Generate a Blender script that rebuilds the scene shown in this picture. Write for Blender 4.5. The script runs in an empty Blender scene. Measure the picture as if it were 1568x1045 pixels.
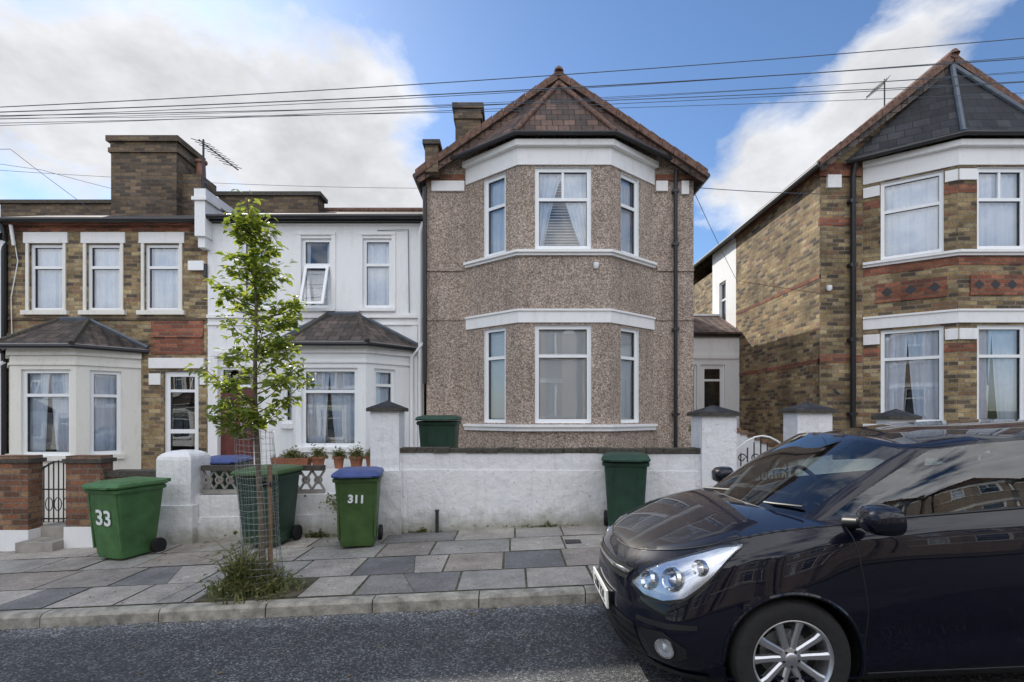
import bpy, bmesh, math, random
from mathutils import Vector, Matrix, Quaternion
random.seed(7)
V=Vector
sc=bpy.context.scene
CZ=1.62
G=0.044
def gz(x): return G*max(-45,min(45,x))

# ------------------------------------------------------------ materials
def newmat(name):
    m=bpy.data.materials.new(name); m.use_nodes=True
    nt=m.node_tree; b=nt.nodes['Principled BSDF']
    return m,nt,b
def N(nt,t,**k):
    n=nt.nodes.new(t)
    for a,v in k.items():
        if a.startswith('i_'): n.inputs[a[2:].replace('_',' ')].default_value=v
        else: setattr(n,a,v)
    return n
def L(nt,a,b): nt.links.new(a,b)
def c4(c): return (c[0],c[1],c[2],1)
def mixc(nt,fac,a,b,mode='MIX'):
    n=nt.nodes.new('ShaderNodeMix'); n.data_type='RGBA'; n.blend_type=mode
    for s,v in ((n.inputs[0],fac),(n.inputs[6],a),(n.inputs[7],b)):
        if isinstance(v,(int,float)): s.default_value=v
        elif isinstance(v,tuple): s.default_value=c4(v)
        else: L(nt,v,s)
    return n.outputs[2]
def math_(nt,op,a,b=0.0,c=None):
    n=nt.nodes.new('ShaderNodeMath'); n.operation=op
    for i,v in enumerate((a,b,c)):
        if v is None: continue
        if isinstance(v,(int,float)): n.inputs[i].default_value=v
        else: L(nt,v,n.inputs[i])
    return n.outputs[0]
def maprange(nt,v,a,b,c=0.0,d=1.0):
    n=nt.nodes.new('ShaderNodeMapRange'); L(nt,v,n.inputs[0])
    for i,x in zip((1,2,3,4),(a,b,c,d)): n.inputs[i].default_value=x
    return n.outputs[0]
def noise_(nt,vec,scale,detail=3,rough=.6):
    n=nt.nodes.new('ShaderNodeTexNoise'); n.inputs['Scale'].default_value=scale
    n.inputs['Detail'].default_value=detail; n.inputs['Roughness'].default_value=rough
    if vec is not None: L(nt,vec,n.inputs['Vector'])
    return n.outputs['Fac']
def bump(nt,b,h,dist,strength=.6):
    n=nt.nodes.new('ShaderNodeBump'); n.inputs['Distance'].default_value=dist
    n.inputs['Strength'].default_value=strength
    L(nt,h,n.inputs['Height']); L(nt,n.outputs[0],b.inputs['Normal'])

def simple(name,col,rough=.6,metal=0,var=.25,scale=6,bmp=0,bscale=60,coat=0,spec=.5):
    m,nt,b=newmat(name)
    if var>.06:
        tc=N(nt,'ShaderNodeTexCoord')
        f=noise_(nt,tc.outputs['Object'],scale,4)
        f=maprange(nt,f,.3,.7)
        dk=tuple(x*(1-var) for x in col); lt=tuple(min(1,x*(1+var*.6)) for x in col)
        L(nt,mixc(nt,f,dk,lt),b.inputs['Base Color'])
        if bmp: bump(nt,b,noise_(nt,tc.outputs['Object'],bscale,2),bmp)
    else: b.inputs['Base Color'].default_value=c4(col)
    b.inputs['Roughness'].default_value=rough; b.inputs['Metallic'].default_value=metal
    b.inputs['Coat Weight'].default_value=coat
    b.inputs['Specular IOR Level'].default_value=spec
    return m

def painted(name,col,dirt=(.25,.23,.18),amt=.5,bmp=.004):
    m,nt,b=newmat(name)
    tc=N(nt,'ShaderNodeTexCoord')
    mp=N(nt,'ShaderNodeMapping'); mp.inputs['Scale'].default_value=(3,3,.7)
    L(nt,tc.outputs['Object'],mp.inputs[0])
    f=maprange(nt,noise_(nt,mp.outputs[0],2.2,6,.72),.52,.8,0,amt)
    f2=maprange(nt,noise_(nt,tc.outputs['Object'],14,5,.7),.60,.72,0,amt*.8)
    c=mixc(nt,f,col,dirt); c=mixc(nt,f2,c,dirt)
    L(nt,c,b.inputs['Base Color']); b.inputs['Roughness'].default_value=.65
    bump(nt,b,noise_(nt,tc.outputs['Object'],25,4,.7),bmp)
    return m

def gardenwall(name,col):
    m,nt,b=newmat(name)
    tc=N(nt,'ShaderNodeTexCoord'); o=tc.outputs['Object']
    sp=N(nt,'ShaderNodeSeparateXYZ'); L(nt,o,sp.inputs[0])
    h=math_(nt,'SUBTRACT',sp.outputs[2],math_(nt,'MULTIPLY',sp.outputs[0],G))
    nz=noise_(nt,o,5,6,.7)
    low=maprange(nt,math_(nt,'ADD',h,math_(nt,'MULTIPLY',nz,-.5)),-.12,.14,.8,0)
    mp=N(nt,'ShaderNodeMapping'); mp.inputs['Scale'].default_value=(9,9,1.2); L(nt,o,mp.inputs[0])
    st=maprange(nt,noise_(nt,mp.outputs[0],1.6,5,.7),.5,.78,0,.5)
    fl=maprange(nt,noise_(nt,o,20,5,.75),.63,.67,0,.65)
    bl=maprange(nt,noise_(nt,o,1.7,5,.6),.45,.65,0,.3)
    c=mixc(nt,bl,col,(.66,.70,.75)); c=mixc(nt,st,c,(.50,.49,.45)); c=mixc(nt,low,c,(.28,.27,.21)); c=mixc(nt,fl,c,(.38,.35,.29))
    L(nt,c,b.inputs['Base Color']); b.inputs['Roughness'].default_value=.7
    bump(nt,b,math_(nt,'ADD',noise_(nt,o,7,4,.6),math_(nt,'MULTIPLY',fl,.3)),.04)
    return m

def brickmat(name,cols,mortar,bw=.225,bh=.075,ms=.009,dirt=.45,bmp=.006,rough=.9):
    m,nt,b=newmat(name)
    tc=N(nt,'ShaderNodeTexCoord'); uv=tc.outputs['UV']
    br=N(nt,'ShaderNodeTexBrick'); L(nt,uv,br.inputs['Vector'])
    for k,v in (('Scale',1),('Mortar Size',ms),('Mortar Smooth',.3),('Brick Width',bw),('Row Height',bh)): br.inputs[k].default_value=v
    sp=N(nt,'ShaderNodeSeparateXYZ'); L(nt,uv,sp.inputs[0])
    row=math_(nt,'FLOOR',math_(nt,'DIVIDE',sp.outputs[1],bh))
    md=math_(nt,'FLOORED_MODULO',row,2.0)
    off=math_(nt,'MULTIPLY',math_(nt,'SUBTRACT',1.0,md),.5)
    col=math_(nt,'FLOOR',math_(nt,'ADD',math_(nt,'DIVIDE',sp.outputs[0],bw),off))
    cb=N(nt,'ShaderNodeCombineXYZ'); L(nt,col,cb.inputs[0]); L(nt,row,cb.inputs[1])
    wn=N(nt,'ShaderNodeTexWhiteNoise',noise_dimensions='2D'); L(nt,cb.outputs[0],wn.inputs['Vector'])
    rp=N(nt,'ShaderNodeValToRGB'); rp.color_ramp.interpolation='CONSTANT'
    e=rp.color_ramp.elements
    while len(e)<len(cols): e.new(.5)
    for i,c in enumerate(cols): e[i].position=i/len(cols); e[i].color=c4(c)
    L(nt,wn.outputs['Value'],rp.inputs[0])
    c=rp.outputs[0]
    n1=maprange(nt,noise_(nt,tc.outputs['Object'],1.4,5,.7),.35,.68,1-dirt,1.18)
    n2=maprange(nt,noise_(nt,tc.outputs['Object'],38,3,.75),.3,.7,.66,1.3)
    c=mixc(nt,br.outputs['Fac'],c,mortar)
    k=math_(nt,'MULTIPLY',n1,n2)
    vm=N(nt,'ShaderNodeVectorMath',operation='SCALE'); L(nt,c,vm.inputs[0]); L(nt,k,vm.inputs['Scale'])
    L(nt,vm.outputs[0],b.inputs['Base Color']); b.inputs['Roughness'].default_value=rough
    h=math_(nt,'ADD',math_(nt,'MULTIPLY',br.outputs['Fac'],-1.0),math_(nt,'MULTIPLY',n2,.5))
    bump(nt,b,h,bmp)
    return m

def tilemat(name,cols,bw=.2,bh=.16,wave=True,dirt=.5):
    m2=brickmat(name,cols,tuple(x*.25 for x in cols[0]),bw,bh,.008,dirt,.015,.8)
    nt=m2.node_tree; b=nt.nodes['Principled BSDF']
    uvn=[n for n in nt.nodes if n.type=='TEX_COORD'][0]
    sp=N(nt,'ShaderNodeSeparateXYZ'); L(nt,uvn.outputs['UV'],sp.inputs[0])
    fr=math_(nt,'FRACT',math_(nt,'DIVIDE',sp.outputs[1],bh))
    wv=math_(nt,'SINE',math_(nt,'MULTIPLY',sp.outputs[0],2*math.pi/bw))
    h=math_(nt,'ADD',math_(nt,'MULTIPLY',fr,-1.0),math_(nt,'MULTIPLY',wv,.45 if wave else .05))
    bump(nt,b,h,.03,1)
    return m2

def pebble(name):
    m,nt,b=newmat(name)
    tc=N(nt,'ShaderNodeTexCoord')
    v=N(nt,'ShaderNodeTexVoronoi'); v.inputs['Scale'].default_value=42
    L(nt,tc.outputs['Object'],v.inputs['Vector'])
    sp=N(nt,'ShaderNodeSeparateColor'); L(nt,v.outputs['Color'],sp.inputs[0])
    rp=N(nt,'ShaderNodeValToRGB'); e=rp.color_ramp.elements
    cols=[(.30,.225,.18),(.58,.465,.385),(.44,.345,.28),(.76,.63,.54),(.64,.52,.435),(.52,.41,.335)]
    while len(e)<len(cols): e.new(.5)
    for i,c in enumerate(cols): e[i].position=i/(len(cols)-1); e[i].color=c4(c)
    L(nt,sp.outputs[0],rp.inputs[0])
    n0=noise_(nt,tc.outputs['Object'],.9,5,.65)
    mp=N(nt,'ShaderNodeMapping'); mp.inputs['Scale'].default_value=(4,4,.5); L(nt,tc.outputs['Object'],mp.inputs[0])
    n3=maprange(nt,noise_(nt,mp.outputs[0],1.5,5,.65),.5,.75,1,.72)
    n1=math_(nt,'MULTIPLY',maprange(nt,n0,.3,.7,.82,1.12),n3)
    d=maprange(nt,v.outputs['Distance'],.0,.7,1.15,.45)
    k=math_(nt,'MULTIPLY',n1,d)
    vm=N(nt,'ShaderNodeVectorMath',operation='SCALE'); L(nt,rp.outputs[0],vm.inputs[0]); L(nt,k,vm.inputs['Scale'])
    L(nt,vm.outputs[0],b.inputs['Base Color']); b.inputs['Roughness'].default_value=.92
    bump(nt,b,math_(nt,'MULTIPLY',v.outputs['Distance'],-1.0),.012,.7)
    return m

def glassmat(name,tint=(.9,.95,1),f0=.14,wob=.25):
    m=bpy.data.materials.new(name); m.use_nodes=True; nt=m.node_tree; nt.nodes.clear()
    o=N(nt,'ShaderNodeOutputMaterial'); mx=N(nt,'ShaderNodeMixShader')
    t=N(nt,'ShaderNodeBsdfTransparent'); t.inputs[0].default_value=c4(tint)
    g=N(nt,'ShaderNodeBsdfGlossy'); g.inputs['Roughness'].default_value=.01
    g.inputs[0].default_value=(1,1,1,1)
    lw=N(nt,'ShaderNodeLayerWeight'); lw.inputs[0].default_value=.35
    f=maprange(nt,lw.outputs['Fresnel'],0,1,f0,1.0)
    if wob:
        tc=N(nt,'ShaderNodeTexCoord')
        bp=N(nt,'ShaderNodeBump'); bp.inputs['Distance'].default_value=.004; bp.inputs['Strength'].default_value=wob
        L(nt,noise_(nt,tc.outputs['Object'],1.6,1),bp.inputs['Height']); L(nt,bp.outputs[0],g.inputs['Normal'])
    L(nt,f,mx.inputs[0]); L(nt,t.outputs[0],mx.inputs[1]); L(nt,g.outputs[0],mx.inputs[2]); L(nt,mx.outputs[0],o.inputs[0])
    return m

def leafmat(name,c1,c2,tr=.45):
    m=bpy.data.materials.new(name); m.use_nodes=True; nt=m.node_tree; nt.nodes.clear()
    o=N(nt,'ShaderNodeOutputMaterial'); mx=N(nt,'ShaderNodeMixShader'); mx.inputs[0].default_value=tr
    d=N(nt,'ShaderNodeBsdfPrincipled'); t=N(nt,'ShaderNodeBsdfTranslucent')
    d.inputs['Roughness'].default_value=.45
    g=N(nt,'ShaderNodeNewGeometry')
    c=mixc(nt,g.outputs['Random Per Island'],c1,c2)
    L(nt,c,d.inputs['Base Color'])
    vm=N(nt,'ShaderNodeVectorMath',operation='MULTIPLY'); L(nt,c,vm.inputs[0]); vm.inputs[1].default_value=(3.2,2.7,1.6)
    L(nt,vm.outputs[0],t.inputs[0])
    L(nt,d.outputs[0],mx.inputs[1]); L(nt,t.outputs[0],mx.inputs[2]); L(nt,mx.outputs[0],o.inputs[0])
    return m

STOCK=[(.31,.22,.105),(.40,.29,.14),(.20,.14,.075),(.47,.36,.19),(.11,.082,.056),(.34,.235,.11),(.27,.155,.085),(.40,.31,.18),(.15,.11,.07),(.35,.26,.14)]
M_brick=brickmat('stock_brick',STOCK,(.26,.225,.175),dirt=.58)
M_brickd=brickmat('sooty_brick',[(.11,.08,.055),(.16,.11,.07),(.08,.06,.045),(.2,.14,.085)],(.12,.1,.08))
M_red=brickmat('red_brick',[(.30,.105,.06),(.25,.08,.045),(.36,.14,.08),(.19,.075,.05)],(.19,.14,.11))
M_wallred=brickmat('garden_brick',[(.22,.10,.06),(.30,.13,.07),(.16,.08,.05),(.34,.2,.11)],(.2,.17,.14))
M_pebble=pebble('pebbledash')
M_white=painted('white_render',(.82,.83,.84),(.45,.44,.40),.35)
M_whitewall=gardenwall('weathered_white_wall',(.80,.80,.81))
M_trim=painted('white_trim_paint',(.83,.83,.83),(.4,.4,.36),.35,.002)
M_cream=painted('cream_paint',(.78,.76,.70),(.35,.32,.26),.4,.002)
M_upvc=simple('upvc_frame',(.83,.85,.87),.3,var=.03)
M_glass=glassmat('window_glass',f0=.09)
M_net=simple('net_curtain',(.82,.87,.94),.9,var=.08)
M_blind=simple('blind_slats',(.88,.88,.86),.6,var=.03)
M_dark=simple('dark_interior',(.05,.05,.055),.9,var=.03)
M_tiler=tilemat('clay_tiles',[(.115,.072,.058),(.15,.09,.07),(.085,.06,.052),(.18,.11,.085)])
M_tileb=tilemat('brown_tiles',[(.085,.068,.062),(.115,.09,.08),(.065,.055,.05),(.145,.11,.095)])
M_slate=tilemat('slate',[(.028,.03,.037),(.038,.041,.05),(.022,.024,.03),(.05,.052,.06)],.25,.18,False)
M_terr=simple('terracotta',(.25,.12,.085),.8,var=.5,scale=9,bmp=.01)
M_verge=simple('verge_tiles',(.17,.095,.07),.85,var=.6,scale=14,bmp=.02)
M_black=simple('black_paint',(.015,.015,.018),.35,var=.02)
M_lead=simple('lead_flashing',(.10,.12,.15),.5)
M_coping=simple('dark_coping',(.08,.072,.06),.85,var=.5,scale=20,bmp=.02)
M_conc=simple('concrete',(.34,.32,.29),.9,var=.35,scale=4,bmp=.008)
M_door=simple('door_red',(.13,.035,.03),.35)
M_metal=simple('galvanised_wire',(.35,.36,.36),.45,metal=.8,var=.02)
M_iron=simple('wrought_iron',(.03,.03,.032),.5,var=.02)
M_cable=simple('cable',(.07,.085,.11),.6,var=.02)

# ------------------------------------------------------------ mesh builder
class MB:
    def __init__(s): s.v=[];s.f=[];s.mi=[];s.uv=[];s.mats=[]
    def slot(s,m):
        if m not in s.mats: s.mats.append(m)
        return s.mats.index(m)
    def face(s,pts,m,uvs=None):
        pts=[V(p) for p in pts]
        n=V((0,0,0))
        for i in range(len(pts)):
            a=pts[i];b=pts[(i+1)%len(pts)]
            n+=V(((a.y-b.y)*(a.z+b.z),(a.z-b.z)*(a.x+b.x),(a.x-b.x)*(a.y+b.y)))
        if n.length<1e-12: return
        n.normalize()
        if uvs is None:
            if abs(n.z)<.97:
                u=V((-n.y,n.x,0)).normalized()
                w=n.cross(u)
                if w.z<0: w=-w
            else: u=V((1,0,0)); w=V((0,1,0))
            uvs=[(p.dot(u),p.dot(w)) for p in pts]
        b=len(s.v); s.v+=pts; s.f.append(list(range(b,b+len(pts)))); s.mi.append(s.slot(m)); s.uv.append(uvs)
    def hexa(s,p,m):
        for q in ((3,2,1,0),(4,5,6,7),(0,1,5,4),(1,2,6,5),(2,3,7,6),(3,0,4,7)): s.face([p[i] for i in q],m)
    def box(s,x0,x1,y0,y1,z0,z1,m):
        s.hexa([(x0,y0,z0),(x1,y0,z0),(x1,y1,z0),(x0,y1,z0),(x0,y0,z1),(x1,y0,z1),(x1,y1,z1),(x0,y1,z1)],m)
    def sbox(s,x0,x1,y0,y1,h0,h1,m):
        a,b=gz(x0),gz(x1)
        s.hexa([(x0,y0,a+h0),(x1,y0,b+h0),(x1,y1,b+h0),(x0,y1,a+h0),(x0,y0,a+h1),(x1,y0,b+h1),(x1,y1,b+h1),(x0,y1,a+h1)],m)
    def obox(s,fr,u0,u1,n0,n1,z0,z1,m):
        P=fr.P
        s.hexa([P(u0,n1,z0),P(u1,n1,z0),P(u1,n0,z0),P(u0,n0,z0),P(u0,n1,z1),P(u1,n1,z1),P(u1,n0,z1),P(u0,n0,z1)],m)
    def loft(s,rings,m,cap0=True,cap1=True,closed=True):
        for a,b in zip(rings[:-1],rings[1:]):
            n=len(a)
            for i in range(n if closed else n-1):
                j=(i+1)%n
                s.face([a[i],a[j],b[j],b[i]],m)
        if cap0: s.face(list(reversed(rings[0])),m)
        if cap1: s.face(rings[-1],m)
    def tube(s,pts,r,m,n=8,caps=True):
        pts=[V(p) for p in pts]
        if isinstance(r,(int,float)): r=[r]*len(pts)
        rings=[]; ref=None
        for i,p in enumerate(pts):
            a=pts[max(0,i-1)]; b=pts[min(len(pts)-1,i+1)]
            t=(b-a).normalized()
            if ref is None:
                ref=t.orthogonal().normalized()
            ref=(ref-t*ref.dot(t)).normalized()
            w=t.cross(ref)
            rings.append([p+(ref*math.cos(2*math.pi*k/n)+w*math.sin(2*math.pi*k/n))*r[i] for k in range(n)])
        s.loft(rings,m,caps,caps)
    def lathe(s,prof,axis_o,m,n=40,axis='y',closed=False):
        rings=[]
        for k in range(n):
            a=2*math.pi*k/n
            ring=[]
            for r,h in prof:
                if axis=='y': ring.append(V((axis_o[0]+r*math.cos(a),axis_o[1]+h,axis_o[2]+r*math.sin(a))))
                else: ring.append(V((axis_o[0]+r*math.cos(a),axis_o[1]+r*math.sin(a),axis_o[2]+h)))
            rings.append(ring)
        for k in range(n):
            A=rings[k];B=rings[(k+1)%n]
            for i in range(len(prof)-1): s.face([A[i],B[i],B[i+1],A[i+1]],m)
    def build(s,name,parent=None,smooth=False,ang=38,xf=None):
        if not s.f: return None
        me=bpy.data.meshes.new(name)
        me.from_pydata([tuple(v) for v in s.v],[],s.f)
        for m in s.mats: me.materials.append(m)
        me.polygons.foreach_set('material_index',s.mi)
        ul=me.uv_layers.new(name='UVMap')
        flat=[c for f in s.uv for u in f for c in u]
        ul.data.foreach_set('uv',flat)
        if smooth:
            bm=bmesh.new(); bm.from_mesh(me)
            bmesh.ops.remove_doubles(bm,verts=bm.verts,dist=1e-4)
            bmesh.ops.recalc_face_normals(bm,faces=bm.faces)
            bm.to_mesh(me); bm.free()
            me.polygons.foreach_set('use_smooth',[True]*len(me.polygons))
            me.set_sharp_from_angle(angle=math.radians(ang))
        me.update()
        o=bpy.data.objects.new(name,me); sc.collection.objects.link(o)
        if xf is not None: o.matrix_world=xf
        if parent: o.parent=parent
        return o
def empty(name,loc=(0,0,0),rot=(0,0,0)):
    e=bpy.data.objects.new(name,None); e.empty_display_size=.3; sc.collection.objects.link(e)
    e.location=loc; e.rotation_euler=rot
    return e

class Frame:
    def __init__(s,a,b):
        a=V(a);b=V(b); s.o=a; d=b-a; s.L=d.length; s.d=d.normalized(); s.n=V((s.d.y,-s.d.x))
    def P(s,u,n,z):
        q=s.o+s.d*u+s.n*n
        return V((q.x,q.y,z))
def wall(mb,fr,z0,z1,ops,m,depth=.11,rm=None,u0=0,u1=None):
    if u1 is None: u1=fr.L
    rm=rm or m
    us=sorted(set([u0,u1]+[o[0] for o in ops]+[o[1] for o in ops]))
    zs=sorted(set([z0,z1]+[o[2] for o in ops]+[o[3] for o in ops]))
    for a,b in zip(us[:-1],us[1:]):
        for c,d in zip(zs[:-1],zs[1:]):
            mu,mz=(a+b)/2,(c+d)/2
            if any(o[0]<mu<o[1] and o[2]<mz<o[3] for o in ops): continue
            mb.face([fr.P(a,0,c),fr.P(b,0,c),fr.P(b,0,d),fr.P(a,0,d)],m)
    for a,b,c,d in [o[:4] for o in ops]:
        P=fr.P
        mb.face([P(a,0,c),P(a,0,d),P(a,-depth,d),P(a,-depth,c)],rm)
        mb.face([P(b,0,c),P(b,-depth,c),P(b,-depth,d),P(b,0,d)],rm)
        mb.face([P(a,0,d),P(b,0,d),P(b,-depth,d),P(a,-depth,d)],rm)
        mb.face([P(a,0,c),P(a,-depth,c),P(b,-depth,c),P(b,0,c)],rm)
def offset_poly(pts,d):
    pts=[V(p) for p in pts]; out=[]
    ns=[]
    for a,b in zip(pts[:-1],pts[1:]):
        t=(b-a).normalized(); ns.append(V((t.y,-t.x)))
    for i,p in enumerate(pts):
        if i==0: m=ns[0]
        elif i==len(pts)-1: m=ns[-1]
        else: m=(ns[i-1]+ns[i])/(1+ns[i-1].dot(ns[i]))
        out.append(p+m*d)
    return out
def band(mb,pts,z0,z1,proj,m,back=.03):
    o=offset_poly(pts,proj); i_=offset_poly(pts,-back)
    for k in range(len(pts)-1):
        a,b,c,d=i_[k],o[k],o[k+1],i_[k+1]
        mb.face([(b.x,b.y,z0),(c.x,c.y,z0),(c.x,c.y,z1),(b.x,b.y,z1)],m)
        mb.face([(b.x,b.y,z1),(c.x,c.y,z1),(d.x,d.y,z1),(a.x,a.y,z1)],m)
        mb.face([(b.x,b.y,z0),(a.x,a.y,z0),(d.x,d.y,z0),(c.x,c.y,z0)],m)
    for k in (0,-1):
        a,b=i_[k],o[k]
        mb.face([(a.x,a.y,z0),(b.x,b.y,z0),(b.x,b.y,z1),(a.x,a.y,z1)],m)

def newH(): return dict(w=MB(),f=MB(),g=MB(),c=MB(),r=MB(),t=MB(),p=MB())
def finishH(H,parent):
    H['w'].build('walls',parent); H['t'].build('trim',parent); H['f'].build('window_frames',parent)
    H['g'].build('window_glass',parent); H['c'].build('curtains',parent,smooth=True); H['r'].build('roof',parent)
    H['p'].build('pipes_and_gutters',parent,smooth=True)

def window(H,fr,u0,u1,z0,z1,cols=1,transom=None,cur='net',fw=.055,depth=.1,tcols=None,fm=None,lowcols=None,door=False):
    f=H['f']; fm=fm or M_upvc; n0=-depth-.0; n1=-depth+.055
    n0b=n0-.01
    f.obox(fr,u0,u0+fw,n0b,n1,z0,z1,fm); f.obox(fr,u1-fw,u1,n0b,n1,z0,z1,fm)
    f.obox(fr,u0+fw,u1-fw,n0b,n1,z1-fw,z1,fm); f.obox(fr,u0+fw,u1-fw,n0b,n1,z0,z0+fw,fm)
    e=.006
    for (a_,b_,c_,d_) in ((u0+fw,u0+fw+e,z0+fw,z1-fw),(u1-fw-e,u1-fw,z0+fw,z1-fw),(u0+fw,u1-fw,z1-fw-e,z1-fw),(u0+fw,u1-fw,z0+fw,z0+fw+e)):
        f.obox(fr,a_,b_,n0b,n1-.02,c_,d_,M_black)
    zt=z1-fw
    if transom:
        zt=transom
        f.obox(fr,u0+fw,u1-fw,n0b,n1-.004,zt-.025,zt+.03,fm)
        f.obox(fr,u0+fw,u1-fw,n0b,n1-.02,zt-.032,zt-.025,M_black)
    def mull(nc,a,b):
        for i in range(1,nc):
            u=u0+(u1-u0)*i/nc
            f.obox(fr,u-.022,u+.022,n0b,n1-.008,a,b,fm)
    mull(cols,z0+fw,(zt-.025) if transom else zt)
    if transom: mull(tcols or cols,zt+.03,z1-fw)
    H['g'].face([fr.P(u0+fw*.5,n0+.02,z0+fw*.5),fr.P(u1-fw*.5,n0+.02,z0+fw*.5),fr.P(u1-fw*.5,n0+.02,z1-fw*.5),fr.P(u0+fw*.5,n0+.02,z1-fw*.5)],M_glass)
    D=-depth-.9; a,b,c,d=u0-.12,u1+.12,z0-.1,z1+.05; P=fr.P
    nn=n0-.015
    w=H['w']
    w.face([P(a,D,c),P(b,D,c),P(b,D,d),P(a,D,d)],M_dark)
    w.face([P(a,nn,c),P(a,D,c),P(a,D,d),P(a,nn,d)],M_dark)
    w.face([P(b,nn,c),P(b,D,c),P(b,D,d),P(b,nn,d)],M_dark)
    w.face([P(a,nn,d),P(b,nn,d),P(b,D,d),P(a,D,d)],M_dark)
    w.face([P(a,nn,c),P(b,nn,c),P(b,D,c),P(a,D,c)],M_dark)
    sd=random.random()*6
    def drape(ua,ub,za,zb,fold=.09,amp=.022,mm=M_net,ubb=None,uab=None):
        k=max(4,int((ub-ua)/fold*6))
        nz=6
        grid=[]
        for j in range(nz+1):
            t=j/nz; z=zb+(za-zb)*t
            A=ua+((uab if uab is not None else ua)-ua)*(t**1.5); B=ub+((ubb if ubb is not None else ub)-ub)*(t**.7)
            row=[]
            for i in range(k+1):
                s_=i/k
                x=s_*(ub-ua)
                row.append(P(A+(B-A)*s_,n0-.045+amp*(math.sin(x/fold*2*math.pi+sd)*.6+.5*math.sin(x/fold*3.7+sd*2+t*.5)),z))
            grid.append(row)
        for j in range(nz):
            for i in range(k): H['c'].face([grid[j][i],grid[j][i+1],grid[j+1][i+1],grid[j+1][i]],mm)
    if cur=='net': drape(u0,u1,z0,z1)
    elif cur=='parted':
        m_=(u0+u1)/2; drape(u0,m_-.03,z0,z1,ubb=m_-.12); drape(m_-.05,u1,z0,z1,uab=m_+.06)
    elif cur=='sides':
        w_=(u1-u0); drape(u0,u0+w_*.22,z0,z1); drape(u1-w_*.22,u1,z0,z1)
    elif cur=='swag':
        w_=(u1-u0)
        drape(u0,u0+w_*.55,z0,z1,ubb=u0+w_*.14); drape(u1-w_*.55,u1,z0,z1,uab=u1-w_*.14)
        blind_slats(H,fr,u0,u1,z0,z1,n0-.13,.05,.5)
    elif cur=='blind': blind_slats(H,fr,u0,u1,z0,z1,n0-.03,.045,1.3)
def blind_slats(H,fr,u0,u1,z0,z1,n,step,cov=1):
    z=z0+.05
    P=fr.P
    while z<z1-.03:
        H['c'].face([P(u0+.03,n+.010,z-.016*cov),P(u1-.03,n+.010,z-.016*cov),P(u1-.03,n-.004,z+.020*cov),P(u0+.03,n-.004,z+.020*cov)],M_blind)
        z+=step

def slab(mb,q,th,m,me=None):
    q=[V(p) for p in q]
    n=(q[1]-q[0]).cross(q[2]-q[0]).normalized()
    if n.z<0: n=-n
    lo=[p-n*th for p in q]
    mb.face(q,m); mb.face(list(reversed(lo)),me or m)
    for i in range(len(q)):
        j=(i+1)%len(q); mb.face([q[i],lo[i],lo[j],q[j]],me or m)

def chimney(mb,x0,x1,y0,y1,z0,z1,m,pots=2,pm=None):
    mb.box(x0,x1,y0,y1,z0,z1-.35,m)
    mb.box(x0-.04,x1+.04,y0-.04,y1+.04,z1-.35,z1-.25,m)
    mb.box(x0-.01,x1+.01,y0-.01,y1+.01,z1-.25,z1-.12,m)
    mb.box(x0-.07,x1+.07,y0-.07,y1+.07,z1-.12,z1,m)
    for i in range(pots):
        x=x0+(x1-x0)*(i+.5)/pots
        mb.lathe([(0.13,0),(.11,.05),(.10,.32),(.13,.34),(.13,.38),(.09,.38),(.09,.1)],(x,(y0+y1)/2,z1),pm or M_terr,14,'z')

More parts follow.
